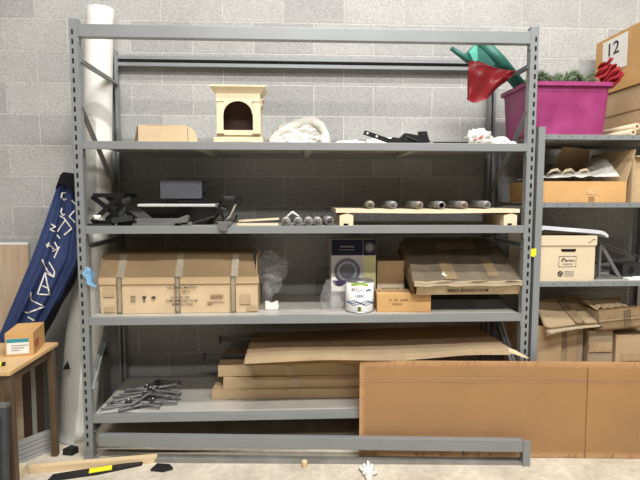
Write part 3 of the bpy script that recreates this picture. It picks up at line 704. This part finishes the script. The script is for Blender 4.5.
MB().prism([(-.01,0,.001),(.0,0,.03),(.085,0,.062),(.092,0,.05),(.088,0,.022),(.02,0,.016),(.015,0,.001)], (0,.06,0)).build('wedge_body', M['greym'], br, bevel=.002)
MB().bar((.09,.02,.01),(.235,.02,.055),.008,.008).build('rod', M['chrome'], br)
MB().cyl((.10,.0,.012),(.10,.04,.012),.011,seg=12).build('nut', M['steel'], br)
ar = thing('desk_clamp', 'chrome clamp with black joint standing at the shelf edge right of the pan', 'clamp', (.76,-.01,S2))
MB().prism([(-.02,0,.026),(.065,0,.026),(.075,0,.014),(.06,0,-.0)], (0,.07,0)).prism([(.0,-.004,.02),(.055,-.004,.02),(.048,-.004,-.022),(.03,-.004,-.03),(.01,-.004,-.02)], (0,-.012,0)).build('clamp_base', M['greym'], ar, bevel=.003)
b = MB(); b.loft([((.03,.03,.026),.011),((.06,.03,.06),.012),((.085,.03,.115),.010),((.10,.03,.135),.012)], 12); b.build('arm', M['chrome'], ar)
MB().cyl((.105,.0,.145),(.105,.06,.145),.020,seg=18).build('joint', M['black'], ar)
MB().box(.02,.09,.02,.045,.148,.165).build('cross_bar', M['gun'], ar, bevel=.003)
b = MB(); b.cyl((.02,.01,.15),(.02,.055,.15),.014,seg=14); b.bar((.02,.03,.145),(-.005,.03,.09),.014,.018).bar((.0,.03,.1),(.03,.03,.03),.012,.016).bar((.10,.03,.06),(.085,.03,.02),.02,.012); b.build('rear_arm', M['black'], ar)
for k, (a, x, z, y, lab) in enumerate(((2, .855, .004, .04, 'lower'), (-6, .86, .018, .09, 'upper'))):
    tag(MB().box(0,.235,0,.018,0,.012).build('wooden_stick', M['pale'], bevel=.001, loc=(x,y,S2+z-(.0 if k else .003)), rot=(0,R(-3.5 if k else 0),R(a))), 'thin wooden stick beside the row of rollers, %s of two' % lab, 'stick', 'two thin sticks by the rollers')

def make_roller(r, L, em):
    t = thing('roller', '', 'roller')
    MB().cyl((0,.004,r),(0,L,r),r,seg=24).build('tube', M['roller'], t)
    b = MB(); b.loft([((0,.004,r),r*.98),((0,0,r),r*.90),((0,0,r),r*.62),((0,.003,r),r*.60),((0,.003,r),r*.42),((0,0,r),r*.38),((0,0,r),r*.20),((0,.006,r),r*.19)], 24)
    e = b.build('end_cap', M[em], t)
    MB().cyl((0,.002,r),(0,.008,r),r*.16,seg=12).build('hub_hole', M['bolt'], e)
    return t
rs = [(1.135,0), (1.203,0), (1.262,.01), (1.314,.012)]
words = ['leftmost', 'second from the left', 'third from the left', 'rightmost']
proto = make_roller(.0265,.16,'rollend')
for k, (x, y) in enumerate(rs):
    o = proto if k == 0 else copy_tree(proto); o.location = (x, -.003+y, S2-.0005); o.rotation_euler = (0,R(k*40)*0,0)
    o['label'] = 'grey roller at the shelf edge, %s of the four touching rollers' % words[k]; o['group'] = 'rollers resting on the second shelf'
o = copy_tree(proto); o.location = (1.385,.06,S2); o.rotation_euler = (0,0,R(8)); o['label'] = 'single grey roller right of the four, beside the pallet board'; o['group'] = 'rollers resting on the second shelf'
t = thing('plastic_strip', 'thin folded white plastic strip lying over the two left rollers', 'plastic strip', (1.137,.02,S2+.054))
MB().prism([(.0,0,.0),(.03,0,.028),(.038,0,.030),(.075,0,.0),(.066,0,.0),(.033,0,.020),(.006,0,-.002)], (0,.03,0)).build('strip', M['paper'], t)
pb = thing('pallet_board', 'long pale wooden board on two block runners, right half of the second shelf', 'board', (1.418,.03,S2))
def pbf(u, v): return Vector((1.062*u, .36*v, .082+.008*math.cos(u*PI*2)*.4+(.006*(1-u*30) if u < .033 else 0)))
b = MB()
for k in range(24): b.prism([(1.066*k/24,0,.072+.002*math.cos(k/24*PI*2)),(1.066*(k+1)/24,0,.072+.002*math.cos((k+1)/24*PI*2)),(1.066*(k+1)/24,0,.094+.002*math.cos((k+1)/24*PI*2)),(1.066*k/24,0,.094+.002*math.cos(k/24*PI*2))], (0,.36,0))
bmesh.ops.remove_doubles(b.bm, verts=b.bm.verts, dist=.0002); b.build('plank', M['pale'], pb)
for x in (.022, .975):
    MB().prism([(x,.004,0),(x+.022,.004,0),(x+.022,.004,.012),(x+.05,.004,.012),(x+.05,.004,0),(x+.078,.004,0),(x+.078,.004,.058),(x+.045,.004,.070),(x,.004,.058)], (0,.34,0)).build('runner_block', M['pale'], pb, bevel=.001)
xs = [1.617, 1.750, 1.903, 2.028, 2.163, 2.298]
w6 = ['leftmost', 'second from the left', 'third from the left', 'third from the right', 'second from the right', 'rightmost']
ends = ['rollgold','rollend','rollgold','rollend','rollpink','rollend']
for k, x in enumerate(xs):
    o = make_roller(.0235,.24,ends[k]); o.location = (x, .04+.006*(k%3), 1.339+.0945+.002*math.cos((x-1.418)/1.066*PI*2)); o.rotation_euler = (0,0,R((-3,2,4,0,3,1)[k]))
    o['label'] = '%s grey roller on the pallet board, %s of the six' % (('tan-ended','dark','brownish','pale-ended','pink-ended','silver-ended')[k], w6[k]); o['group'] = 'rollers lying on the pallet board'

# ------------------------------------------------------------------ shelf 1
S1 = 1.8035
c = thing('cardboard_box', 'small tan carton with loose side flaps at the left end of the top shelf', 'box', (.312,.07,S1))
soft(.272,.20,.095,.0015,2).build('body', M['cardl'], c, bevel=.0015)
MB().prism([(.01,.0,.0965),(.262,.0,.0965),(.245,.20,.125),(.03,.20,.120)], (0,0,.003)).build('top_flap', M['cardl'], c)
MB().prism([(-.004,.0,.0),(-.046,.06,.0),(-.040,.06,.02),(-.004,.0,.092)], (0,.12,0)).build('side_flap', M['cardg'], c)
MB().prism([(.276,.0,.092),(.31,.02,.07),(.325,.03,.0),(.276,.0,.0)], (0,.006,0)).build('side_flap', M['cardl'], c)
MB().grid(lambda u, v: Vector((.285+.095*v, .06+.1*u, .10*(1-v)**1.6+.004)), 4, 12, .001).build('plastic_liner', M['wrap'], c)
# arched cabinet
ca = thing('arched_cabinet', 'small unfinished wooden mantel cabinet with an arched opening on the top shelf', 'cabinet', (.738,.06,S1), (0,0,0))
cw, ch, cd = .262, .316, .17
MB().box(.01,.255,.012,cd,.0,.045).box(-.008,cw+.004,0,cd,.0,.034).build('plinth', M['cabwood'], ca, bevel=.002)
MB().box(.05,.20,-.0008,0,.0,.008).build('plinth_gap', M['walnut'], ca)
b = MB(); b.box(.012,.022,.012,cd,.045,.275).box(.243,.253,.012,cd,.045,.275).box(.022,.243,cd-.01,cd,.045,.275).box(.012,.253,.012,cd,.275,.282)
b.build('case', M['cabwood'], ca)
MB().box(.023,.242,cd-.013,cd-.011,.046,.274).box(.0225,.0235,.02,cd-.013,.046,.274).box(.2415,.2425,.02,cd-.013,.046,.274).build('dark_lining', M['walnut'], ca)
b = MB()       # face frame with an arched opening
xa, xb, zb, zs, zt = .048, .212, .072, .158, .280; cx_ = (xa+xb)/2; ra = (xb-xa)/2
b.box(.010,.255,.002,.012,.045,zb); b.box(.010,xa,.002,.012,zb,zs); b.box(xb,.255,.002,.012,zb,zs)
N = 16
for k in range(N):
    a0 = PI-PI*k/N; a1 = PI-PI*(k+1)/N
    p0 = (cx_+ra*math.cos(a0), zs+ra*math.sin(a0)*.92); p1 = (cx_+ra*math.cos(a1), zs+ra*math.sin(a1)*.92)
    b.prism([(p0[0],.002,p0[1]),(p1[0],.002,p1[1]),(p1[0],.002,zt),(p0[0],.002,zt)], (0,.010,0))
b.box(.010,xa,.002,.012,zs,zt); b.box(xb,.255,.002,.012,zs,zt)
b.build('face_frame', M['cabwood'], ca, fix=True)
b = MB()
for k in range(24):
    a0 = PI-PI*k/24; a1 = PI-PI*(k+1)/24
    q = [(cx_+r_*math.cos(a), zs+r_*math.sin(a)*.92) for r_, a in ((ra-.002,a0),(ra-.002,a1),(ra+.010,a1),(ra+.010,a0))]
    b.prism([(x,-.004,z) for x, z in q], (0,.006,0))
b.build('arch_moulding', M['cabwood'], ca)
for x in (.012, .214):
    b = MB().box(x,x+.036,-.006,.002,.062,.228); b.build('pilaster', M['cabwood'], ca, bevel=.002)
    MB().box(x-.004,x+.040,-.010,.002,.228,.236).box(x-.004,x+.040,-.010,.002,.052,.062).build('pilaster_cap', M['cabwood'], ca, bevel=.001)
b = MB()      # crown
rg = [(.006,.253+.006,.0,.276),(-.0,.259+.006,-.008,.286),(-.016,.265+.012,-.022,.300),(-.022,.285,-.028,.306),(-.022,.285,-.028,.316)]
vl = [[b.bm.verts.new(p) for p in ((x0,y0,z),(x1,y0,z),(x1,cd+.004,z),(x0,cd+.004,z))] for x0, x1, y0, z in rg]
b.bm.faces.new(vl[0][::-1]); b.bm.faces.new(vl[-1])
for p, q in zip(vl, vl[1:]):
    for k in range(4): b.bm.faces.new((p[k], p[(k+1)%4], q[(k+1)%4], q[k]))
b.build('crown', M['cabwood'], ca)
b = MB(); b.prism([(.2535,.03,.20),(.268,.03,.215),(.262,.03,.235),(.275,.03,.25),(.2535,.03,.26)], (0,.09,0)); b.build('side_scroll', M['panelw'], ca, bevel=.003)
MB().box(.2532,.2545,.03,.04,.08,.11).box(.2532,.2545,.03,.04,.03,.05).box(.2532,.2545,.03,.04,.16,.19).build('hinge', M['gun'], ca)

cl = thing('cloth_bag', 'cream coloured crumpled cloth bag heaped right of the arched cabinet', 'bag', (1.218,.25,S1))
b = MB()
arch = [(Vector((x, .012*math.sin(k*1.9), z)), r_) for k, (x, z, r_) in enumerate(((-.185,.022,.020),(-.15,.055,.026),(-.10,.088,.030),(-.04,.118,.030),(.02,.145,.031),(.075,.152,.031),(.12,.125,.029),(.15,.075,.027),(.165,.024,.023)))]
b.loft(arch, 14); b.build('rolled_edge', M['fabric'], cl)
b = MB(); b.blob((.0,.03,.065), (.15,.07,.09), 31, .25, 1.5, 5, flat=-.064); b.build('bag_body', M['bagp'], cl)
b = MB(); b.blob((.0,-.06,.026), (.10,.05,.045), 34, .4, 2.4, 4, flat=-.025); b.blob((-.13,-.06,.018), (.06,.05,.032), 35, .4, 2.4, 4, flat=-.017); b.blob((.145,-.02,.03), (.035,.05,.05), 36, .4, 2.4, 3, flat=-.029); b.build('front_folds', M['fabric'], cl)
t = thing('white_sheet', 'low crumpled white plastic sheet behind the black latch', 'plastic sheet', (1.55,.22,S1))
b = MB(); b.blob((-.03,0,.012), (.10,.06,.024), 41, .4, 3, 4, flat=-.011); b.blob((.18,.03,.016), (.13,.05,.042), 42, .3, 3, 4, flat=-.015); b.build('sheet_body', M['paper'], t)
bk = thing('metal_latch', 'black metal latch with two holes near the edge of the top shelf', 'hinge', (1.575,.07,S1))
MB().prism([(.0,0,.056),(.012,0,.078),(.19,0,.020),(.185,0,.002),(.165,0,.002)], (0,.022,0)).build('strap', M['black'], bk, bevel=.002)
MB().cyl((.025,-.001,.061),(.025,.001,.061),.006,seg=12).cyl((.078,-.001,.044),(.078,.001,.044),.006,seg=12).build('hole', M['paper'], bk)
MB().prism([(.155,-.012,.002),(.155,-.012,.028),(.17,-.012,.040),(.205,-.012,.034),(.225,-.012,.050),(.235,-.012,.062),(.25,-.012,.062),(.31,-.012,.052),(.32,-.012,.048),(.318,-.012,.072),(.365,-.012,.074),(.372,-.012,.045),(.385,-.012,.012),(.33,-.012,.006),(.25,-.012,.002)], (0,.04,0)).build('hinge_body', M['black'], bk, bevel=.002)
MB().cyl((.245,-.015,.03),(.245,-.010,.03),.008,seg=14).cyl((.345,-.015,.055),(.345,-.010,.055),.006,seg=12).build('rivet', M['gun'], bk)
MB().bar((.24,-.018,.045),(.31,-.018,.02),.006,.008).build('link', M['gun'], bk)
tag(MB().box(0,.19,0,.03,0,.007).prism([(.15,0,.007),(.19,0,.007),(.185,0,-.0)], (0,.03,0)).build('flat_bar', M['black'], bevel=.001, loc=(1.97,.0,S1+.001)), 'thin flat black bar lying on the top shelf edge', 'bar')
t = thing('plastic_bag', 'crumpled white plastic bag with red print, right part of the top shelf', 'plastic bag', (2.285,.18,S1))
b = MB(); b.blob((0,0,.04), (.078,.06,.062), 51, .35, 2.2, 4, flat=-.039); b.build('bag_body', M['bagp'], t)
b = MB(); b.bar((-.055,-.066,.03),(-.035,-.067,.04),.003,.008).bar((-.03,-.067,.035),(-.012,-.067,.05),.003,.008).bar((-.01,-.067,.045),(0,-.067,.06),.003,.006); b.build('red_print', M['inkr'], t)
t = thing('cloth_roll', 'small white folded cloth beside the right post on the top shelf', 'cloth', (2.395,.10,S1))
b = MB(); b.blob((-.01,0,.018), (.058,.04,.03), 61, .15, 1.6, 4, flat=-.017); b.blob((.05,.0,.01), (.035,.03,.014), 62, .2, 1.6, 3, flat=-.009); b.build('cloth_body', M['paper'], t)

# ------------------------------------------------------------------ tote and its contents (right rack, top shelf)
SA = 1.858
TX0, TX1, TY0, TY1, TH = 2.527, 3.04, .075, .48, .31
tt = thing('storage_tote', 'magenta plastic storage tote full of garland on top of the smaller rack', 'tote', (TX0,TY0,SA))
tw_, td_ = TX1-TX0, TY1-TY0
def ringp(z, inset):
    x0, x1, y0, y1 = inset, tw_-inset, inset, td_-inset; r = .035; pts = []
    for cx0, cy0, a0 in ((x1-r,y0+r,-PI/2),(x1-r,y1-r,0),(x0+r,y1-r,PI/2),(x0+r,y0+r,PI)):
        for k in range(6): a = a0+PI/2*k/5; pts.append((cx0+r*math.cos(a), cy0+r*math.sin(a), z))
    return pts
def shell(b, lv, close_bottom=True):
    L = [[b.bm.verts.new(p) for p in ringp(z, i)] for z, i in lv]
    for p, q in zip(L, L[1:]):
        n = len(p)
        for k in range(n): f = b.bm.faces.new((p[k], p[(k+1)%n], q[(k+1)%n], q[k])); f.smooth = False
    if close_bottom: b.bm.faces.new(L[0][::-1]); b.bm.faces.new(L[-1])
b = MB(); shell(b, [(0,.030),(.01,.026),(.27,.012),(.28,.010),(.295,.010),(.295,.020),(.275,.022),(.02,.036)]); b.build('tub', M['magenta'], tt)
b = MB(); shell(b, [(.287,.010),(.287,-.006),(.31,-.006),(.31,.012),(.287,.012)], False); b.build('rim', M['magenta'], tt)
for x in (.06,.38):
    MB().box(x,x+.05,.016,.024,.205,.235).build('front_rib', M['magenta'], tt, bevel=.003)
gt = thing('garland', 'green artificial fir garland heaped over the top of the magenta tote', 'garland', (TX0+.08,TY0+.12,SA+.30))
b = MB(); b2 = MB(); rnd = random.Random(5)
for s_ in range(5):
    pth = []
    for k in range(16):
        u = k/15; pth.append(Vector((.0+.36*u+.01*math.sin(k*1.3+s_), -.02+.05*s_+.025*math.sin(u*9+s_*2), .045+.022*math.sin(u*12+s_*1.7)+.012*rnd.random())))
    b2.tube(pth, .004, 6)
    for i in range(len(pth)-1):
        for q in range(80):
            p = pth[i].lerp(pth[i+1], rnd.random()); d = Vector((rnd.uniform(-1,1), rnd.uniform(-1,1), rnd.uniform(-.5,1.1))).normalized()
            d = (d+Vector((.4,0,0))).normalized(); l_ = rnd.uniform(.022,.046); sd = d.orthogonal().normalized()*.0021; e_ = d.cross(sd)
            a_ = [b.bm.verts.new(p+sd), b.bm.verts.new(p-sd*.5+e_*.8), b.bm.verts.new(p-sd*.5-e_*.8), b.bm.verts.new(p+d*l_)]
            for f in ((0,1,3),(1,2,3),(2,0,3)): b.bm.faces.new([a_[j] for j in f])
tag(b.build('needles', M['needle'], gt), kind='stuff'); b2.build('stem', M['wire'], gt)
MB().box(.0,.36,-.06,.21,-.24,-.0).build('lower_garland', M['needle'], gt, bevel=.02)
rd = thing('ribbon_bow', 'pleated bright red ribbon bow at the right end of the magenta tote', 'ribbon', aY(603,78,.12))
cen = aY(606,75,.12)-rd.location
r0 = aY(600,64,.12)-rd.location; r1 = aY(615,84,.12)-rd.location; al = r1-r0; ac = Vector((al.z,0,-al.x)).normalized()*-1
def rib(u, v):
    tri = abs(((u*5.5) % 1)-.5)*2
    wd = .038+.028*math.sin(u*PI)+.005*tri
    return r0+al*u+ac*((v-.5)*2*wd+.012*math.sin(u*17))+Vector((0, -.035*tri-.02*math.sin(v*PI)+.006*math.sin(v*12+u*5), .010*math.sin(v*7+u*9)))
b = MB(); b.grid(rib, 66, 12, .002, False); b.build('ribbon_pleats', M['redl'], rd)
MB().prism([(.03,-.01,-.02),(.09,-.012,-.015),(.1,-.012,-.022),(.03,-.01,-.04)], (0,.002,0)).build('ribbon_tail', M['red'], rd)

# green wrapping sheets and red bag leaning out of the tote
gw = thing('foil_wrap', 'dark green foil wrapping roll leaning out of the tote over the top shelf', 'wrapping', aY(512,70,.22))
b = MB(); e0 = aY(520,86,.25)-gw.location; e1 = aY(480,42,.22)-gw.location; mid = (e0+e1)/2+Vector((.0,0,.012))
b.loft([(e0,.036),(mid,.040),(e1,.040)], 18); b.build('roll', M['green'], gw)
g2 = [aY(x, y, .20)-gw.location for x, y in ((464,54),(474,45),(480,46),(496,64),(490,70),(470,63))]
MB().prism(g2, (0,.02,0)).build('folded_sheet', M['green'], gw, bevel=.004)
e2 = aY(451,48,.21)-gw.location; e3 = aY(474,64,.21)-gw.location
b = MB(); b.loft([(e2,.012),(e2.lerp(e3,.5),.018),(e3,.022)], 12); b.build('thin_roll', M['green'], gw)
MB().prism([aY(x,y,.19)-gw.location for x, y in ((469,52),(474,46),(477,46),(478,60),(474,62))], (0,.004,0)).build('bright_fold', mat('mint_foil', (.10,.42,.32), .35), gw)
rbg = thing('red_bag', 'red plastic bag hanging beside the green foil above the top shelf', 'bag', aY(480,100,.12))
top_c = [(470,60),(480,61),(492,67),(503,69),(515,72)]; bot_c = [(468,100),(476,103),(487,99),(498,88),(512,76)]
def rbf(u, v, off=0):
    t = lerpl(top_c, u); q = lerpl(bot_c, u); x = t[0]*(1-v)+q[0]*v; y = t[1]*(1-v)+q[1]*v
    return aY(x, y, .13)+Vector((0, off-.028*math.sin(v*PI)*math.sin(u*PI)**.5+.009*math.sin(u*11+v*6)-.007*math.sin(v*8-u*5), 0))-rbg.location
b = MB(); b.grid(lambda u, v: rbf(u, v), 30, 24, .002); b.build('front_sheet', M['red'], rbg)
MB().grid(lambda u, v: rbf(u*.97+.01, v*.95+.02, .035), 24, 20, .002).build('back_sheet', M['red'], rbg)

# 12 box and others at right edge
SH = R(0)
b2x = carton('cardboard_box', 'tan carton directly under the box marked 12, cut off at right', (3.215,.05,SA), .45, .50, .308, 'card', 0, 11, .002)
MB().box(-.0035,-.0025,.0,.50,.160,.165).build('seam', M['inkb'], b2x)
tb12 = carton('cardboard_box', 'orange-tan carton with a white paper marked 12, top of stack at right edge', (3.205,.03,SA+.3125), .46, .53, .356, 'cardo', 0, 12, .002)
MB().box(-.0034,-.0026,.195,.45,.13,.335).build('paper_sheet', M['paper'], tb12)
text('12', tb12, (-.0042,.385,.232), .11, .08, M['ink'], (PI/2,0,-PI/2))
for k, (x, z, y, lab) in enumerate(((3.135,SA,.03,'lower white foam tube lying beside the stacked cartons at right'), (3.17,SA+.036,.05,'upper white foam tube resting on the other at the right carton stack'))):
    t = thing('foam_tube', lab, 'tube', (x, y, z), group='white foam tubes on the smaller rack')
    MB().cyl((0,0,.019),(0,.46,.019),.019,seg=18).build('tube_body', M['cream'], t)
    MB().cyl((0,-.001,.019),(0,.002,.019),.009,seg=12).build('tube_hole', M['inkb'], t)

# shelf B: open long box with plastic
SB = 1.472
ob = open_carton('cardboard_box', 'shallow open carton full of white plastic on the smaller rack, flaps raised', (2.606,.028,SB), .505, .44, .122, 'cardo', 0, (('r',R(14),.19),), mi='card')
MB().prism([(0,0,0),(.27,0,0),(.255,-.07,.215),(.06,-.09,.235)], (0,.005,0)).build('back_flap', M['card'], ob, loc=(.235,.43,.12))
MB().box(.28,.315,-.0015,-.0005,.0,.035).build('tape_patch', M['taped'], ob)
b = MB()
for k in range(6): b.bar((.255+.012*k,-.002,.04+.008*((k*3)%4)),(.265+.012*k,-.002,.085-.01*((k*2)%3)),.0015,.003)
b.bar((.25,-.002,.052),(.345,-.002,.046),.0015,.002).build('scribble', M['cream'], ob)
wl = thing('plastic_liner', 'white plastic liner bulging out of the shallow open carton', 'plastic', (2.62,.05,SB+.006))
def wlf(u, v):
    z = .135+.045*math.sin(min(1,u*1.5)*PI*.5)*math.sin(v*PI*.9+.2)+.012*noise.noise(Vector((u*9, v*7, 3)))
    if u > .75: z += (u-.75)*.30*math.sin(v*PI)
    return Vector((.008+.46*u, .01+.39*v, z))
MB().grid(wlf, 40, 30, .003).build('liner_body', M['paper'], wl)
MB().box(.012,.46,.012,.37,.001,.10).build('packed_filling', M['paper'], wl, bevel=.01)
for k, x in enumerate((.13,.215,.31)):
    b = MB(); b.loft([((x-.045,.12,.16),.004),((x-.02,.11,.183),.009),((x+.01,.11,.19),.010),((x+.04,.12,.172),.006)], 10); b.build('foam_ridge', M['cream'], wl)
b = MB(); b.blob((.435,.2,.19), (.04,.13,.07), 81, .5, 2, 4, ridge=True); b.build('clear_bag', M['wrap'], wl)
c = carton('cardboard_box', 'upright tan carton beside the open carton, cut off by the right edge', (3.135,.02,SB), .30, .40, .26, 'card', 0, 13, .002)
MB().box(.005,.3,-.03,.0,.262,.268).build('flap', M['cardl'], c)
MB().box(.0,.02,-.004,-.0028,.0,.26).build('edge_tape', M['tape'], c)

# shelf C: bankers box etc.
SC = 1.012
bkx = thing('storage_box', 'cream lidded file storage box with a hand hole on the smaller rack', 'box', (2.606,.02,SC), (0,0,.01))
soft(.333,.42,.225,.0005,3).build('body', M['cream'], bkx, bevel=.0015)
soft(.345,.432,.056,.001,4).build('lid', M['cream'], bkx, bevel=.0015, loc=(-.006,-.006,.21))
b = MB(); b.prism([(.125+.0,-.0018,.190),(.218,-.0018,.190),(.212,-.0018,.174),(.131,-.0018,.174)], (0,.001,0)); b.build('hand_hole', M['black'], bkx)
b = MB(); 
for x0,x1,z0,z1 in ((.115,.22,.085,.087),(.115,.22,.146,.148),(.115,.117,.087,.146),(.218,.22,.087,.146)): b.box(x0,x1,-.0018,-.001,z0,z1)
b.build('printed_frame', M['ink'], bkx)
MB().prism([(.130,-.0018,.118),(.135,-.0018,.134),(.150,-.0018,.138),(.150,-.0018,.130),(.142,-.0018,.128),(.138,-.0018,.116)], (0,.0008,0)).build('printed_mark', M['ink'], bkx)
text('Bankers', bkx, (.150,-.002,.117), .06, .013, M['ink'])
b = MB().box(.14,.20,-.0018,-.001,.098,.100).box(.14,.20,-.0018,-.001,.103,.105); b.build('fine_print', M['lilac'], bkx)
n = 20; b = MB(); b.prism([(.127+.017*math.cos(2*PI*k/n),-.0018,.045+.017*math.sin(2*PI*k/n)) for k in range(n)], (0,.0006,0)); b.build('recycling_disc', M['ink'], bkx)
b = MB()
for k in range(3):
    a = PI/2+k*2*PI/3; b.prism([(.127+.012*math.cos(a-.5),-.0026,.045+.012*math.sin(a-.5)),(.127+.012*math.cos(a+.5),-.0026,.045+.012*math.sin(a+.5)),(.127+.005*math.cos(a),-.0026,.045+.005*math.sin(a))], (0,.0006,0))
b.build('recycling_arrows', M['cream'], bkx)
b = MB()
for k in range(4): b.box(.150,.21,-.0018,-.001,.03+.009*k,.0335+.009*k)
b.build('fine_print', M['lilac'], bkx)
b = MB(); b.tube([(.285,-.009,.232),(.29,-.009,.227),(.30,-.009,.235),(.31,-.009,.245),(.325,-.009,.248)], .0012, 6); b.build('pen_squiggle', M['ink'], bkx)
cg = thing('curved_guard', 'white curved plastic guard lying across the file storage box', 'guard', (2.60,.03,SC+.268))
sec = [(.0,.03),(.012,.05),(.03,.056),(.36,.030),(.395,.022),(.418,.004),(.42,-.012),(.405,-.012),(.395,-.0),(.37,.008),(.03,.034),(.014,.024),(.012,.0),(.0,.0)]
MB().prism([(x,0,z+(.0 if z >= 0 else 0)) for x, z in sec], (0,.16,0)).build('guard_body', mat('grey_white_plastic', (.58,.60,.64), .35), cg, bevel=.002)
tr = thing('metal_truss', 'grey steel triangular frame standing right of the file storage box', 'frame', (2.99,.10,SC))
MB().bar((.02,.0,.0),(.02,.0,.215),.012,.026,up=(0,1,0)).build('upright', M['greym'], tr)
MB().bar((.03,.0,.205),(.15,.0,.012),.012,.020).build('diagonal', M['greym'], tr)
MB().bar((.0,.0,.006),(.24,.0,.006),.03,.012).build('base_rail', M['greym'], tr)
b = MB().bar((.04,.04,.07),(.16,.06,.05),.02,.02).bar((.02,.05,.09),(.14,.09,.10),.015,.015); b.build('cross_member', M['gun'], tr)
MB().bar((-.01,-.02,.235),(.38,-.02,.09),.008,.006).bar((-.01,.0,.22),(.38,.0,.075),.004,.004).build('bright_rod', M['chrome'], tr)
t = thing('metal_housing', 'dark metal housing at the right end behind the bright rod', 'housing', (3.19,.14,SC))
MB().box(0,.16,0,.14,0,.085).build('housing_body', M['gun'], t, bevel=.006)
MB().cyl((.05,-.003,.045),(.05,.003,.045),.02,seg=16).build('knob', M['black'], t)
tag(MB().box(0,.20,0,.09,0,.012).build('white_board_scrap', M['paper'], bevel=.001, loc=(3.155,.03,SC)), 'flat white board scrap at the front right of the file box shelf', 'board scrap')

# lower shelf boxes, right rack
SD = .35
o1 = open_carton('cardboard_box', 'tall open tan carton beneath the tilted lid, leftmost on the lower rack', (2.585,.07,SD), .20, .36, .385, 'card', 0, ())
fl = thing('carton_lid', 'loose taped cardboard lid lying tilted on the tall left carton', 'cardboard', (2.585,.03,SD+.49), (0,0,0))
qa = [aY(536,301,.09), aY(584,294.5,.30), aY(602,324,.02), aY(546,328,-.02)]
qa[0] = aY(534,303,.16); qa[1] = aY(577,294,.42); 
P0 = [q-fl.location for q in (aY(533,302,.20), aY(578,294.5,.34), aY(603,323,.03), aY(545,328,-.01))]
def bil(u, v): return P0[0].lerp(P0[1], u).lerp(P0[3].lerp(P0[2], u), v)
MB().grid(lambda u, v: bil(u,v)+Vector((0,0,.004*math.sin(u*6+v*4))), 12, 12, .006).build('panel', M['cardl'], fl)
MB().grid(lambda u, v: bil(.50+.16*u+.03*v, v)+Vector((0,-.001,.0065+.004*math.sin((.5+.16*u+.03*v)*6+v*4))), 4, 10, .0008).build('tape', M['tape'], fl)
MB().grid(lambda u, v: bil(.02+.96*u, .94+.12*v)+Vector((0,0,-.010-.03*v*(1-u)**3)), 12, 2, .003).build('torn_edge', M['cream'], fl)
c = carton('cardboard_box', 'carton with a tape rectangle, low behind the tilted lid', (2.79,.10,SD), .145, .30, .40, 'cardg', 0, 14, .003)
MB().box(.04,.10,-.005,-.0038,.15,.37).build('tape_patch', M['tape'], c)
c = carton('cardboard_box', 'worn carton between the taped one and the right edge carton, wide paper tape', (2.945,.06,SD), .15, .34, .352, 'cardg', 0, 15, .004)
MB().box(.004,.146,-.006,-.0045,.225,.285).build('tape_patch', M['tape'], c)
c = carton('cardboard_box', 'tan carton at lower right below the torn carton', (3.11,.05,SD), .34, .36, .325, 'card', 0, 16, .003)
MB().box(.03,.34,-.005,-.0038,.17,.215).build('tape_patch', M['tape'], c)
tc_ = thing('torn_carton', 'torn crushed carton with printed writing on top of the lower right boxes', 'box', (2.985,.03,SD+.358), (0,R(-5),0))
def tcf(u, v): return Vector((.34*u, .0+.006*noise.noise(Vector((u*8,v*4,5))), .135*v+(.012*noise.noise(Vector((u*22,0,7))) if v > .9 else 0)))
MB().grid(tcf, 40, 8, .006).build('front_panel', M['card'], tc_)
MB().box(.0,.34,.30,.306,0,.12).box(0,.006,.006,.30,0,.12).box(.006,.34,.006,.30,0,.006).build('body', M['cardg'], tc_)
MB().grid(lambda u, v: Vector((-.01+.20*u, .01+.16*v, .135+.018*v+.012*noise.noise(Vector((u*9,v*5,9))))), 24, 8, .006).build('torn_flap', M['cardl'], tc_)
MB().box(.0,.34,-.009,-.0065,.06,.066).build('fold_line', M['cardg'], tc_)
for k, s in enumerate(('FRAGILE', 'THIS UP', 'HANDLE')):
    text(s, tc_, (.150+.016*k+.012,-.0105,.022), .095, .010, M['ink'], (PI/2,-PI/2,0))

# ------------------------------------------------------------------ light
def area(name, loc, sx, sy, power, col, rot=(0,0,0)):
    l = bpy.data.lights.new(name, 'AREA'); l.shape = 'RECTANGLE'; l.size = sx; l.size_y = sy; l.energy = power; l.color = col
    o = bpy.data.objects.new(name, l); C.objects.link(o); o.location = loc; o.rotation_euler = rot; return o
area('ceiling_lamp', (2.3,-1.5,5.2), 3.2, .2, 135, (1,.985,.95))
area('ceiling_lamp', (1.9,-3.3,5.2), 4.2, .2, 275, (1,.985,.95), (R(12),0,0))
area('ceiling_lamp', (1.6,-6.4,5.2), 4.0, .25, 135, (1,.97,.93), (R(30),0,0))
w = bpy.data.worlds.new('warehouse_ambient'); bpy.context.scene.world = w; w.use_nodes = True
w.node_tree.nodes['Background'].inputs[0].default_value = (1,.96,.9,1); w.node_tree.nodes['Background'].inputs[1].default_value = .035
vs = bpy.context.scene.view_settings; vs.view_transform = 'Standard'; vs.look = 'None'; vs.gamma = 1; vs.use_curve_mapping = False; vs.exposure = .35
